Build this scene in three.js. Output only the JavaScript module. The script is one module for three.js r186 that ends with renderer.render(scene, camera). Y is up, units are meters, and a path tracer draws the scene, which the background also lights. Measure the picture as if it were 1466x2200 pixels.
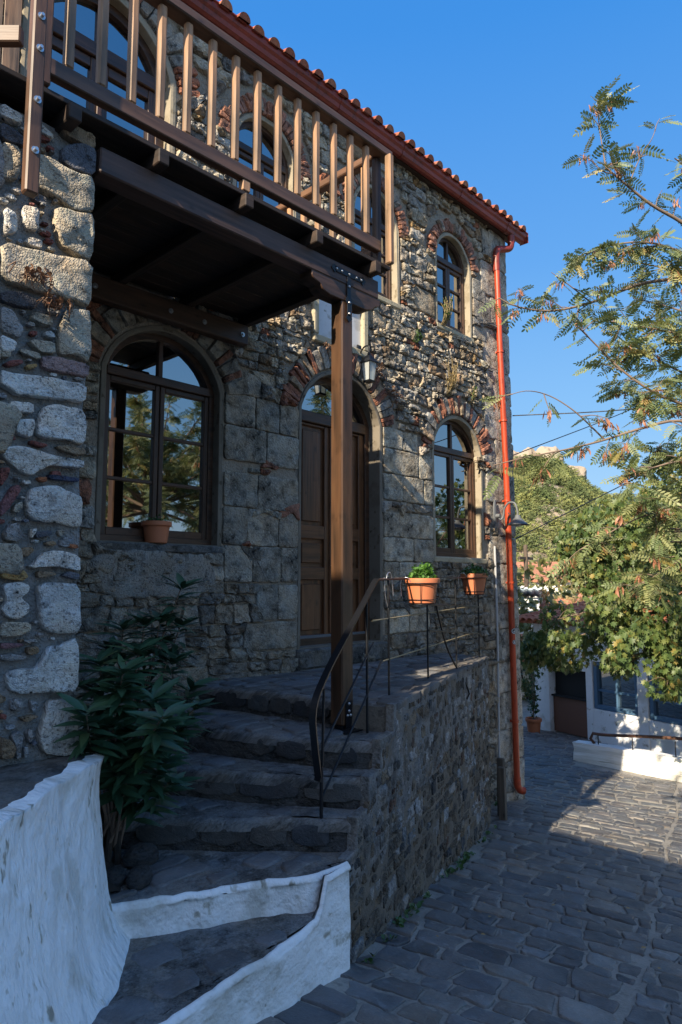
import * as THREE from 'three';
import { mergeGeometries } from 'three/addons/utils/BufferGeometryUtils.js';
import { ConvexGeometry } from 'three/addons/geometries/ConvexGeometry.js';

// ------------------------------------------------------------------ camera, sky, sun, exposure
const V = (x, y, z) => new THREE.Vector3(x, y, z);
const PITCH = 5.9 * Math.PI / 180, YAW = 43.6 * Math.PI / 180;
const EYE = V(0, 1.6, 5);
const FW = V(Math.cos(YAW) * Math.cos(PITCH), Math.sin(PITCH), -Math.sin(YAW) * Math.cos(PITCH));
const RT = new THREE.Vector3().crossVectors(FW, V(0, 1, 0)).normalize();
const UP = new THREE.Vector3().crossVectors(RT, FW);
const scene = new THREE.Scene();
const camera = new THREE.PerspectiveCamera(73.73, 682 / 1024, 0.05, 2000);
camera.position.copy(EYE); camera.lookAt(EYE.clone().add(FW));
scene.add(camera);

const SUN = V(-1, 0.6, 0.19).normalize();
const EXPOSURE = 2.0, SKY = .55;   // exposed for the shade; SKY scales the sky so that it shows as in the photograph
function skyTexture() {
  const w = 512, h = 256, a = new Float32Array(w * h * 4);
  const stops = [[0, [.68, .82, .93]], [.05, [.52, .73, .92]], [.11, [.37, .62, .90]], [.22, [.25, .52, .88]], [.42, [.125, .37, .81]], [.66, [.05, .265, .73]], [1, [.03, .19, .60]]];
  for (let j = 0; j < h; j++) for (let i = 0; i < w; i++) {
    const el = ((j + .5) / h - .5) * Math.PI, az = ((i + .5) / w - .5) * 2 * Math.PI;
    const d = V(Math.cos(el) * Math.cos(az), Math.sin(el), Math.cos(el) * Math.sin(az));
    const k = (j * w + i) * 4, y = Math.max(d.y, 0);
    let s = 0; while (s < stops.length - 2 && y > stops[s + 1][0]) s++;
    const t = Math.min(1, (y - stops[s][0]) / (stops[s + 1][0] - stops[s][0]));
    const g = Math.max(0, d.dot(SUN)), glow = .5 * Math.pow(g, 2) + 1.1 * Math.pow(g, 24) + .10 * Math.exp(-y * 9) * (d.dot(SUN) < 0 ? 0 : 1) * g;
    for (let c = 0; c < 3; c++) {
      const sky = stops[s][1][c] * (1 - t) + stops[s + 1][1][c] * t + glow * [1, .93, .8][c];
      a[k + c] = d.y < 0 ? [.17, .15, .12][c] : sky * SKY;
    }
    a[k + 3] = 1;
  }
  const tex = new THREE.DataTexture(a, w, h, THREE.RGBAFormat, THREE.FloatType);
  tex.mapping = THREE.EquirectangularReflectionMapping; tex.magFilter = THREE.LinearFilter; tex.minFilter = THREE.LinearFilter;
  tex.wrapS = THREE.RepeatWrapping; tex.needsUpdate = true;
  return tex;
}
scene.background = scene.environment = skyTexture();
const sun = new THREE.DirectionalLight(0xffeed2, 5);
sun.position.copy(SUN).multiplyScalar(60); sun.castShadow = true;
Object.assign(sun.shadow.camera, { left: -25, right: 25, top: 25, bottom: -25, near: 1, far: 140 });
sun.shadow.mapSize.set(4096, 4096);
scene.add(sun, sun.target);

// ------------------------------------------------------------------ helpers
function rng(seed) { let a = seed >>> 0; return () => { a = (a + 0x6D2B79F5) | 0; let t = Math.imul(a ^ (a >>> 15), 1 | a); t = (t + Math.imul(t ^ (t >>> 7), 61 | t)) ^ t; return ((t ^ (t >>> 14)) >>> 0) / 4294967296; }; }
const lerp = (a, b, t) => a + (b - a) * t, clamp = (x, a, b) => Math.min(b, Math.max(a, x));
const smooth = (a, b, x) => { const t = clamp((x - a) / (b - a), 0, 1); return t * t * (3 - 2 * t); };
function hash3(x, y, z) { let h = Math.imul(x, 374761393) ^ Math.imul(y, 668265263) ^ Math.imul(z, 2147483647 - 61); h = Math.imul(h ^ (h >>> 13), 1274126177); h ^= h >>> 16; return (h >>> 0) / 4294967296; }
function noise3(x, y, z) {
  const X = Math.floor(x), Y = Math.floor(y), Z = Math.floor(z); let u = x - X, v = y - Y, w = z - Z;
  u = u * u * (3 - 2 * u); v = v * v * (3 - 2 * v); w = w * w * (3 - 2 * w);
  const L = (dz) => lerp(lerp(hash3(X, Y, Z + dz), hash3(X + 1, Y, Z + dz), u), lerp(hash3(X, Y + 1, Z + dz), hash3(X + 1, Y + 1, Z + dz), u), v);
  return lerp(L(0), L(1), w) * 2 - 1;
}
const fbm3 = (x, y, z, o = 4) => { let s = 0, a = .5; for (let i = 0; i < o; i++) { s += a * noise3(x, y, z); x = x * 2.03 + 7.1; y = y * 2.03 + 3.7; z = z * 2.03 + 1.3; a *= .5; } return s; };
const worldBase = new WeakMap();
const used = {};
function numbered(n) { if (!(n in used)) { used[n] = 0; return n; } used[n]++; return n + '_' + String(used[n]).padStart(3, '0'); }
function tag(o, label, category, group, kind) { if (label) o.userData.label = label; if (category) o.userData.category = category; if (group) o.userData.group = group; if (kind) o.userData.kind = kind; return o; }
function thing(name, label, category, pos = [0, 0, 0], group) {
  const g = new THREE.Group(); g.name = numbered(name); g.position.set(...pos); worldBase.set(g, g.position.clone());
  tag(g, label, category, group); scene.add(g); return g;
}
function sub(name, parent) { const g = new THREE.Group(); g.name = name; parent.add(g); worldBase.set(g, worldBase.get(parent)); return g; }
function put(name, geo, mat, parent, label, kind) {        // geo in world coordinates
  const b = worldBase.get(parent);
  if (b && (b.x || b.y || b.z)) geo.translate(-b.x, -b.y, -b.z);
  const m = new THREE.Mesh(geo, mat); m.name = name; m.castShadow = m.receiveShadow = true;
  if (label) m.userData.label = label; if (kind) m.userData.kind = kind;
  parent.add(m); if (b) worldBase.set(m, b); return m;
}
function struct(name, geo, mat, parent) { const m = new THREE.Mesh(geo, mat); m.name = numbered(name); m.userData.kind = 'structure'; m.castShadow = m.receiveShadow = true; (parent || scene).add(m); return m; }
// a point on the view ray through a photo position, at a distance along the view axis (used to lay out branches at real distances)
function at(u, v, depth) { const d = FW.clone().multiplyScalar(1467).addScaledVector(RT, u - 733).addScaledVector(UP, 1100 - v); return EYE.clone().addScaledVector(d, depth / 1467); }
function onZ(u, v, z) { const d = FW.clone().multiplyScalar(1467).addScaledVector(RT, u - 733).addScaledVector(UP, 1100 - v); return EYE.clone().addScaledVector(d, (z - EYE.z) / d.z); }
function seenPx(p) { const q = p.clone().sub(EYE), d = q.dot(FW); return [733 + 1467 * q.dot(RT) / d, 1100 - 1467 * q.dot(UP) / d, d]; }
const inFrame = (p, m = 40) => { const s = seenPx(p); return s[2] > .2 && s[0] > -m && s[0] < 1466 + m && s[1] > -m && s[1] < 2200 + m; };

// ---- textures
function tileNoise(size, cells, oct, seed, aspect = 1) {   // tileable fbm 0..1; aspect stretches along x
  const out = new Float32Array(size * size); let amp = 1, tot = 0, cx = cells, cy = Math.round(cells * aspect);
  for (let o = 0; o < oct; o++) {
    const r = rng(seed * 101 + o), g = new Float32Array(cx * cy); for (let i = 0; i < g.length; i++) g[i] = r();
    for (let j = 0; j < size; j++) { const y = j / size * cy, Y = Math.floor(y); let v = y - Y; v = v * v * (3 - 2 * v); const Y1 = (Y + 1) % cy;
      for (let i = 0; i < size; i++) { const x = i / size * cx, X = Math.floor(x); let u = x - X; u = u * u * (3 - 2 * u); const X1 = (X + 1) % cx;
        out[j * size + i] += amp * lerp(lerp(g[Y * cx + X], g[Y * cx + X1], u), lerp(g[Y1 * cx + X], g[Y1 * cx + X1], u), v); } }
    tot += amp; amp *= .55; cx = Math.min(cx * 2, size); cy = Math.min(cy * 2, size);
  }
  let lo = 9, hi = -9; for (const v of out) { if (v < lo) lo = v; if (v > hi) hi = v; }
  for (let i = 0; i < out.length; i++) out[i] = (out[i] - lo) / (hi - lo);
  return out;
}
function dataTex(size, fn, color) {
  const a = new Uint8Array(size * size * 4);
  for (let i = 0; i < size * size; i++) { const c = fn(i); for (let k = 0; k < 3; k++) a[i * 4 + k] = clamp(Math.round((color ? Math.pow(clamp(c[k], 0, 1), 1 / 2.2) : (c[k] ?? c[0])) * 255), 0, 255); a[i * 4 + 3] = 255; }
  const t = new THREE.DataTexture(a, size, size, THREE.RGBAFormat); t.wrapS = t.wrapT = THREE.RepeatWrapping; t.magFilter = THREE.LinearFilter; t.minFilter = THREE.LinearMipmapLinearFilter; t.generateMipmaps = true;
  if (color) t.colorSpace = THREE.SRGBColorSpace; t.needsUpdate = true; return t;
}
const rep = (t, x, y = x) => { const c = t.clone(); c.repeat.set(x, y); c.needsUpdate = true; return c; };
const S = 512;
const nA = tileNoise(S, 4, 7, 1), nB = tileNoise(S, 8, 6, 2), nC = tileNoise(S, 32, 4, 3), nD = tileNoise(S, 96, 2, 4), nE = tileNoise(S, 6, 6, 5), nF = tileNoise(S, 16, 5, 6);
// weathered stone: dark lichen blotches, pale specks, warm stains
const stoneMap = dataTex(S, i => { const d = .52 + .62 * (nB[i] - .1) - .30 * smooth(.45, .85, nF[i]) + .42 * (nD[i] - .5) + .36 * smooth(.66, .84, nC[i]) - .26 * smooth(.6, .78, nC[(i * 7 + 911) % (S * S)]) - .22 * smooth(.5, .8, nA[i]), w = (nE[i] - .5) * .26; return [d * (1 + w), d, d * (1 - w * 1.2)]; }, true);
const stoneBump = dataTex(S, i => [clamp(.5 * nB[i] + .35 * nC[i] + .25 * nD[i] - .25 * smooth(.62, .8, nF[i]), 0, 1)]);
// pale granular stone with dark pits
const graniteMap = dataTex(S, i => { const d = .78 + .3 * nB[i] - .62 * smooth(.6, .78, nC[i]) * (.5 + .5 * nA[i]) - .35 * smooth(.62, .8, nE[i]) + .25 * (nD[i] - .5), w = (nA[i] - .5) * .25; return [d * (1 + w), d, d * (1 - w)]; }, true);
const graniteBump = dataTex(S, i => [clamp(.45 * nC[i] + .3 * nD[i] + .4 * nF[i] - .3 * smooth(.6, .78, nC[i]), 0, 1)]);
const mortarMap = dataTex(S, i => { const d = .7 + .35 * nA[i] + .3 * (nD[i] - .5) - .3 * smooth(.65, .85, nF[i]); return [d, d, d]; }, true);
const mortarBump = dataTex(S, i => [clamp(.35 * nA[i] + .35 * nC[i] + .3 * nD[i], 0, 1)]);
const basaltMap = dataTex(S, i => { const d = .72 + .45 * (nA[i] - .4) + .18 * (nD[i] - .5) + .25 * smooth(.68, .85, nF[i]), w = (nE[i] - .5) * .2; return [d * (1 + w), d, d * (1 - w * .8)]; }, true);
const limeMap = dataTex(S, i => { const st = smooth(.55, .85, nE[i]) * .2 + smooth(.7, .86, nF[i]) * .55 * smooth(.42, .66, nA[i]) + .3 * smooth(.8, .9, nC[i]) * smooth(.4, .7, nB[i]), d = .95 + .14 * (nA[i] - .5) + .06 * (nD[i] - .5) - st; return [d * (1 - st * .05), d * (1 - st * .16), d * (1 - st * .42)]; }, true);
const limeBump = dataTex(S, i => [clamp(.55 * nA[i] + .35 * nB[i] + .12 * nC[i], 0, 1)]);
const woodN = tileNoise(S, 3, 5, 11, 16), woodM = tileNoise(S, 2, 4, 12, 4);
const woodMap = dataTex(S, i => { const X = i % S, Y = (i / S) | 0; let kn = 0; for (const [a, b, c] of [[90, 60, 9], [300, 210, 7], [430, 400, 10], [180, 330, 6], [40, 460, 8], [360, 90, 6]]) kn = Math.max(kn, Math.exp(-(((X - a) / (c * 1.7)) ** 2 + ((Y - b) / c) ** 2))); const d = .62 + .6 * (woodN[i] - .45) + .5 * (woodM[i] - .5) - .35 * smooth(.72, .9, nE[i]) * .6 - .4 * kn, w = (woodM[i] - .5) * .2; return [d * (1 + w), d, d * (1 - w)]; }, true);
const woodBump = dataTex(S, i => [woodN[i]]);
const tileMap = dataTex(S, i => { const d = .75 + .4 * (nA[i] - .5) - .35 * smooth(.6, .85, nF[i]) + .2 * (nD[i] - .5); return [d, d * (.95 + .1 * nB[i]), d]; }, true);

// ---- materials (base colours are linear)
const mat = (r, g, b, o = {}) => { const m = new THREE.MeshStandardMaterial({ roughness: .9, metalness: 0, ...o }); m.color.setRGB(r, g, b); return m; };
const M = {
  stone: mat(1, 1, 1, { vertexColors: true, map: rep(stoneMap, 1.3), bumpMap: rep(stoneBump, 1.7), bumpScale: .028, roughness: .95 }),
  granite: mat(1, 1, 1, { vertexColors: true, map: rep(graniteMap, 2.4), bumpMap: rep(graniteBump, 2), bumpScale: .02, roughness: .95 }),
  basalt: mat(1, 1, 1, { vertexColors: true, map: rep(basaltMap, 1.4), bumpMap: rep(stoneBump, 2), bumpScale: .006, roughness: .62 }),
  slate: mat(1, 1, 1, { vertexColors: true, map: rep(basaltMap, 1.4), bumpMap: rep(stoneBump, 2), bumpScale: .008, roughness: .8 }),
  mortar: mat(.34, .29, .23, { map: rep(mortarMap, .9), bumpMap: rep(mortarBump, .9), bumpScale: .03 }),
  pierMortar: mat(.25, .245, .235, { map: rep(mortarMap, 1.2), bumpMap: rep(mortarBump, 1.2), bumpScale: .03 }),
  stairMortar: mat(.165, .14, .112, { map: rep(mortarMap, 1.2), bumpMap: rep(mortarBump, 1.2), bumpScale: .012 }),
  joint: mat(.29, .272, .24, { map: rep(mortarMap, 1), bumpMap: rep(mortarBump, 1), bumpScale: .01 }),
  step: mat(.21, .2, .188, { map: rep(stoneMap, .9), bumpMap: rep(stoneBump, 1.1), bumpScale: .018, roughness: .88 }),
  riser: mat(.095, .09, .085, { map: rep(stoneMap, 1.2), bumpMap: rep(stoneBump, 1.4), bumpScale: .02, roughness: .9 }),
  lime: mat(.92, .92, .91, { map: rep(limeMap, .7), bumpMap: rep(limeBump, 1.6), bumpScale: .03 }),
  plaster: mat(.34, .295, .22, { map: rep(limeMap, 1), bumpMap: rep(limeBump, 1.5), bumpScale: .008 }),
  shadedPlaster: mat(.19, .165, .13, { map: rep(limeMap, 1), bumpMap: rep(limeBump, 1.5), bumpScale: .008 }),  // darker copy of plaster, with the shade of the reveals put into its colour
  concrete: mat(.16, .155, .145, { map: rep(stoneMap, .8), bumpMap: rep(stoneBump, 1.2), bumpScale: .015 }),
  woodTan: mat(.46, .27, .15, { map: rep(woodMap, 1), bumpMap: rep(woodBump, 1), bumpScale: .0015, roughness: .55 }),
  woodDark: mat(.085, .045, .028, { map: rep(woodMap, 1), bumpMap: rep(woodBump, 1), bumpScale: .0015, roughness: .5 }),
  woodDeck: mat(.055, .034, .024, { map: rep(woodMap, 1), bumpMap: rep(woodBump, 1), bumpScale: .002, roughness: .7 }),
  woodPost: mat(.085, .044, .023, { map: rep(woodMap, 1), bumpMap: rep(woodBump, 1), bumpScale: .0015, roughness: .42 }),
  woodRail: mat(.16, .085, .05, { map: rep(woodMap, 1), bumpMap: rep(woodBump, 1), bumpScale: .0015, roughness: .5 }),
  woodBeam: mat(.115, .065, .05, { map: rep(woodMap, 1), bumpMap: rep(woodBump, 1), bumpScale: .0015, roughness: .6 }),
  woodFrame: mat(.095, .045, .024, { map: rep(woodMap, 1.5), bumpMap: rep(woodBump, 1.5), bumpScale: .001, roughness: .45 }),
  woodDoor: mat(.165, .068, .027, { map: rep(woodMap, 1), bumpMap: rep(woodBump, 1), bumpScale: .001, roughness: .42 }),
  woodGrey: mat(.18, .15, .12, { map: rep(woodMap, 1), bumpMap: rep(woodBump, 1), bumpScale: .003, roughness: .9 }),
  iron: mat(.012, .013, .016, { roughness: .38, metalness: .3, bumpMap: rep(limeBump, 6), bumpScale: .001 }),
  rust: mat(.10, .045, .025, { roughness: .7 }),
  steel: mat(.55, .56, .58, { roughness: .35, metalness: .9 }),
  redMetal: mat(.30, .042, .024, { roughness: .45, map: rep(tileMap, .7) }),
  redPipe: mat(.56, .07, .02, { roughness: .42, map: rep(tileMap, 3, .8), bumpMap: rep(limeBump, 3, 1), bumpScale: .002 }),
  greyPaint: mat(.12, .13, .14, { roughness: .55 }),
  conduit: mat(.38, .39, .41, { roughness: .4 }),
  white: mat(.8, .8, .8, { roughness: .6 }),
  tile: mat(.42, .13, .065, { map: rep(tileMap, 2), bumpMap: rep(mortarBump, 2), bumpScale: .004 }),
  brick: mat(1, 1, 1, { vertexColors: true, map: rep(stoneMap, 2), bumpMap: rep(stoneBump, 2), bumpScale: .012 }),
  terracotta: mat(.52, .17, .075, { roughness: .6 }),
  darkRock: mat(.075, .073, .072, { map: rep(stoneMap, 2), bumpMap: rep(stoneBump, 3), bumpScale: .01 }), soil: mat(.03, .022, .015), rope: mat(.3, .24, .14),
  marble: mat(.62, .63, .66, { map: rep(limeMap, 1), roughness: .6 }),
  limestone: mat(.42, .37, .26, { map: rep(limeMap, 1.5), bumpMap: rep(limeBump, 3), bumpScale: .004 }),
  bark: mat(.11, .085, .065, { map: rep(woodMap, 1), bumpMap: rep(woodBump, 1), bumpScale: .02 }),
  twig: mat(.20, .145, .11), shopWall: mat(.74, .75, .78, { map: rep(limeMap, .4), bumpMap: rep(limeBump, .5), bumpScale: .006 }),
  blueFrame: mat(.06, .13, .22, { roughness: .6 }), brownPanel: mat(.16, .075, .05, { roughness: .7 }), dark: mat(.01, .011, .013, { roughness: .8 }),
};
const glass = new THREE.MeshPhysicalMaterial({ roughness: .015, transmission: 1, thickness: 0, ior: 4.0, specularIntensity: 1 }); glass.color.setRGB(.10, .12, .13);
const lampGlass = new THREE.MeshPhysicalMaterial({ roughness: .5, transmission: .6, thickness: 0 }); lampGlass.color.setRGB(.8, .85, .85);
const leafMat = (r, g, b, t = .4) => { const m = new THREE.MeshPhysicalMaterial({ roughness: .55, transmission: t, thickness: 0, side: THREE.DoubleSide }); m.color.setRGB(r, g, b); return m; };

// ---- solids
function boxUV(geo) {      // uv in metres, grain along the longest side
  geo.computeBoundingBox(); const s = geo.boundingBox.getSize(V(0, 0, 0)).toArray(), L = s.indexOf(Math.max(...s));
  const p = geo.attributes.position, n = geo.attributes.normal, uv = new Float32Array(p.count * 2), o = hash3(Math.round(s[0] * 977), Math.round(s[1] * 991), Math.round(s[2] * 983)) * 7;
  for (let i = 0; i < p.count; i++) {
    const q = [p.getX(i), p.getY(i), p.getZ(i)], m = [Math.abs(n.getX(i)), Math.abs(n.getY(i)), Math.abs(n.getZ(i))]; m[L] = -1 + (m[L] > .9 ? 9 : 0);
    const N = m.indexOf(Math.max(...m)), a = N === L ? (L + 1) % 3 : L, b = 3 - a - N;
    uv[2 * i] = q[a] + o; uv[2 * i + 1] = q[b] + o * 1.7;
  }
  geo.setAttribute('uv', new THREE.BufferAttribute(uv, 2)); return geo;
}
function cbox(w, h, d, c = .006) {     // chamfered box about its centre
  const pts = []; c = Math.min(c, w / 3, h / 3, d / 3);
  for (const x of [-1, 1]) for (const y of [-1, 1]) for (const z of [-1, 1]) { const X = x * w / 2, Y = y * h / 2, Z = z * d / 2; pts.push(V(X, Y - y * c, Z - z * c), V(X - x * c, Y, Z - z * c), V(X - x * c, Y - y * c, Z)); }
  return boxUV(new ConvexGeometry(pts));
}
const boxAt = (x0, x1, y0, y1, z0, z1, c) => cbox(x1 - x0, y1 - y0, z1 - z0, c).translate((x0 + x1) / 2, (y0 + y1) / 2, (z0 + z1) / 2);
function bar(a, b, w, h, c = .005, up = V(0, 1, 0)) {   // a straight timber or bar from a to b; h measured along up
  const x = b.clone().sub(a), L = x.length(); x.normalize(); const z = new THREE.Vector3().crossVectors(x, up).normalize(), y = new THREE.Vector3().crossVectors(z, x);
  const m = new THREE.Matrix4().makeBasis(x, y, z).setPosition(a.clone().add(b).multiplyScalar(.5));
  return cbox(L, h, w, c).applyMatrix4(m);
}
function tube(pts, r, seg = 10, n = 0, tension = .5) { const c = new THREE.CatmullRomCurve3(pts, false, 'catmullrom', tension); return new THREE.TubeGeometry(c, n || Math.max(2, pts.length * 6), r, seg, false); }
function rod(a, b, r, seg = 8) { return tube([a, a.clone().lerp(b, .5), b], r, seg, 2); }
function taper(pts, r0, r1, seg = 7) {  // tapered limb along points
  const c = new THREE.CatmullRomCurve3(pts), n = Math.max(3, pts.length * 4), g = new THREE.TubeGeometry(c, n, 1, seg, false), p = g.attributes.position;
  for (let i = 0; i <= n; i++) { const o = c.getPointAt(i / n), r = lerp(r0, r1, Math.pow(i / n, .8)); for (let j = 0; j <= seg; j++) { const k = i * (seg + 1) + j; p.setXYZ(k, o.x + (p.getX(k) - o.x) * r, o.y + (p.getY(k) - o.y) * r, o.z + (p.getZ(k) - o.z) * r); } }
  g.computeVertexNormals(); return g;
}
const flat = (g) => { const q = g.index ? g.toNonIndexed() : g; q.computeVertexNormals(); return q; };
const merge = (list) => { const idx = list.every(g => g.index); return mergeGeometries(idx ? list : list.map(g => g.index ? g.toNonIndexed() : g)); };
const stripTo = (g, keep) => { for (const k of Object.keys(g.attributes)) if (!keep.includes(k)) g.deleteAttribute(k); return g; };

// ---- stones: an irregular polygon in a plane, domed and roughened
function area2(p) { let a = 0; for (let i = 0; i < p.length; i++) { const q = p[(i + 1) % p.length]; a += p[i][0] * q[1] - q[0] * p[i][1]; } return a / 2; }
function centroid(p) { let x = 0, y = 0; for (const q of p) { x += q[0]; y += q[1]; } return [x / p.length, y / p.length]; }
function roundPoly(poly, seg, r, jit, cut = .22) {     // cut corners once, split long edges, jitter
  let p = poly.slice(); if (area2(p) < 0) p.reverse();
  const c = []; for (let i = 0; i < p.length; i++) { const a = p[i], b = p[(i + 1) % p.length]; c.push([lerp(a[0], b[0], cut), lerp(a[1], b[1], cut)], [lerp(a[0], b[0], 1 - cut), lerp(a[1], b[1], 1 - cut)]); }
  const o = []; for (let i = 0; i < c.length; i++) { const a = c[i], b = c[(i + 1) % c.length], L = Math.hypot(b[0] - a[0], b[1] - a[1]), n = clamp(Math.round(L / seg), 1, 6); for (let k = 0; k < n; k++) { const t = k / n; o.push([lerp(a[0], b[0], t) + (r() - .5) * jit, lerp(a[1], b[1], t) + (r() - .5) * jit]); } }
  return o;
}
// o: h height, rough, seg, jit, cut, flat, tint [r,g,b], dome, rings
function stoneGeo(poly, o, seed) {
  const r = rng(seed), A = Math.sqrt(Math.abs(area2(poly))), p = roundPoly(poly, o.seg ?? A * .3, r, (o.jit ?? .05) * A, o.cut ?? .2), n = p.length, c = centroid(p);
  const rings = o.rings ?? [[1, -.025], [.985, .45], [.9, .92], [.55, 1]], pos = [], idx = [], col = [], uv = [], h = o.h, nf = (o.freq ?? 1.5) / A, so = r() * 90, tiltx = (r() - .5) * (o.tilt ?? .12), tilty = (r() - .5) * (o.tilt ?? .12), us = r() * 5, vs = r() * 5, t = o.tint;
  const z = (x, y, k, s) => s < 0 ? s : h * k + (k > .3 ? h * (o.rough ?? .5) * fbm3(x * nf + so, y * nf, so, 3) * 1.6 + (x - c[0]) * tiltx + (y - c[1]) * tilty : 0);
  for (const [s, k] of rings) for (const q of p) { const x = c[0] + (q[0] - c[0]) * s, y = c[1] + (q[1] - c[1]) * s; pos.push(x, y, k < 0 ? k : Math.max(.001, z(x, y, k, k))); }
  pos.push(c[0], c[1], z(c[0], c[1], 1.02, 1));
  for (let i = 0; i < pos.length / 3; i++) { const f = 1 + .16 * noise3(pos[3 * i] * 9 + so, pos[3 * i + 1] * 9, so); col.push(t[0] * f, t[1] * f, t[2] * f); uv.push(pos[3 * i] + us + pos[3 * i + 2] * .6, pos[3 * i + 1] + vs + pos[3 * i + 2] * .6); }
  for (let k = 0; k < rings.length - 1; k++) for (let i = 0; i < n; i++) { const a = k * n + i, b = k * n + (i + 1) % n, d = a + n, e = b + n; idx.push(a, b, e, a, e, d); }
  const C = rings.length * n, B = C - n; for (let i = 0; i < n; i++) idx.push(B + i, B + (i + 1) % n, C);
  let g = new THREE.BufferGeometry(); g.setAttribute('position', new THREE.Float32BufferAttribute(pos, 3)); g.setAttribute('color', new THREE.Float32BufferAttribute(col, 3)); g.setAttribute('uv', new THREE.Float32BufferAttribute(uv, 2)); g.setIndex(idx);
  g.computeVertexNormals(); if (o.flat) { g = g.toNonIndexed(); g.computeVertexNormals(); }
  return g;
}
const shrink = (poly, d) => { const c = centroid(poly); return poly.map(([x, y]) => { const L = Math.hypot(x - c[0], y - c[1]) || 1, k = Math.max(.3, 1 - d * 1.2 / L); return [c[0] + (x - c[0]) * k, c[1] + (y - c[1]) * k]; }); };
// a collection of stones set in one plane; the largest in the picture become parts, the rest one part of kind stuff
class Stones {
  constructor(matrix, material, name, restName) { this.m = matrix; this.mat = material; this.name = name; this.rest = restName; this.list = []; }
  add(poly, o, seed, name) { this.list.push({ poly, o, seed, name: name || this.name, mat: o.mat || this.mat }); }
  build(parent, most = 300) {
    for (const s of this.list) { const c = centroid(s.poly), w = V(c[0], c[1], 0).applyMatrix4(this.m), q = seenPx(w); s.size = inFrame(w, 0) ? Math.abs(area2(s.poly)) / (q[2] * q[2]) : -q[2] * 1e-4; }
    const order = this.list.slice().sort((a, b) => b.size - a.size), rest = new Map();
    order.forEach((s, i) => {
      const g = stoneGeo(s.poly, s.o, s.seed).applyMatrix4(this.m);
      if (i < most) put(s.name, g, s.mat, parent); else { const k = s.mat; if (!rest.has(k)) rest.set(k, []); rest.get(k).push(g.index ? g.toNonIndexed() : g); }
    });
    let all = []; for (const [k, l] of rest) all.push([k, l]);
    for (const [k, l] of all) put(this.rest, mergeGeometries(l), k, parent, null, 'stuff');
  }
}
const plane = (origin, x, y) => new THREE.Matrix4().makeBasis(x.clone().normalize(), y.clone().normalize(), new THREE.Vector3().crossVectors(x, y).normalize()).setPosition(origin);
const vary = (t, r, a = .18) => { const k = 1 + (r() - .5) * 2 * a, w = (r() - .5) * a * .5; return [t[0] * k * (1 + w), t[1] * k, t[2] * k * (1 - w)]; };
// irregular coursed cells filling a rectangle
function courses(x0, x1, y0, y1, rowH, w, gap, seed, cb) {
  const r = rng(seed); let y = y0, k = 0, wav = (x, row) => .028 * noise3(x * 1.3, row * 3.1, seed) + .014 * noise3(x * 4.2, row * 1.7, seed + 5);
  while (y < y1) {
    const h = lerp(rowH[0], rowH[1], Math.pow(r(), 1.4)); let x = x0 - r() * w[1], top = k + 1, amp = Math.min(1, h / .12);
    let sk = (r() - .5) * h * .35;
    while (x < x1) {
      const ww = lerp(w[0], w[1], r() * r()) * (h > rowH[1] * .75 ? 1.25 : 1), sk2 = (r() - .5) * h * .5;
      const B = (X) => y + wav(X, k) * amp, T = (X) => y + h + wav(X, top) * amp;
      const a = [x + sk * -.5, B(x)], b = [x + ww - sk2 * .5, B(x + ww)], c = [x + ww + sk2 * .5, T(x + ww)], d = [x + sk * .5, T(x)];
      const mB = [x + ww / 2, B(x + ww / 2) + (r() - .5) * .02], mT = [x + ww / 2 + (r() - .5) * ww * .3, T(x + ww / 2) + (r() - .5) * .03 * amp];
      const cells = [];
      if (h > rowH[0] * 1.7 && r() < .38) { const t = lerp(.35, .65, r()), e = [lerp(a[0], d[0], t), lerp(a[1], d[1], t)], f = [lerp(b[0], c[0], t + (r() - .5) * .2), lerp(b[1], c[1], t)]; cells.push([a, mB, b, f, e], [e, f, c, mT, d]); }
      else cells.push([a, mB, b, c, mT, d]);
      for (const q of cells) cb(shrink(q, gap * (.5 + r())), r);
      x += ww; sk = sk2;
    }
    y += h; k++;
  }
}
// street level
const groundY = (x) => -.53 - .145 * (clamp(x, -6, 10.2) - 2.93) - .06 * clamp(x - 10.2, 0, 5.2);
const ground = (x, z) => groundY(x) + .012 * noise3(x * .8, z * .8, 3);

// ------------------------------------------------------------------ the stone house
const cornerX = (y) => 8.83 + .02 * (6.9 - y);
const house = thing('stone_house', 'old two-storey rubble stone house with arched windows and red tiled eaves beside the cobbled lane', 'house', [5, -.9, -.3]);
// openings: x0, x1, sill y, spring y, apex y
const O = {
  lwin: [2.53, 3.66, 1.92, 3.32, 3.75], door: [4.66, 5.9, .95, 3.4, 3.86], rwin: [6.94, 8.04, 1.92, 3.32, 3.76],
  ubal: [1.82, 3.06, 4.08, 6.0, 6.5], umid: [3.78, 4.54, 4.95, 5.88, 6.24], ufar: [5.46, 6.24, 4.95, 5.88, 6.25], uright: [7.06, 7.84, 4.95, 5.9, 6.27],
};
function archPts(x0, x1, ys, ya, d = 0, n = 18) {   // arc from right spring to left spring, grown by d
  const w = (x1 - x0) / 2, h = ya - ys, r = (h * h + w * w) / (2 * h), yc = ya - r, c = (x0 + x1) / 2, a = Math.asin(clamp(w / r, -1, 1)), out = [];
  for (let i = 0; i <= n; i++) { const t = lerp(a, -a, i / n); out.push([c + (r + d) * Math.sin(t), yc + (r + d) * Math.cos(t)]); }
  return out;
}
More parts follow.
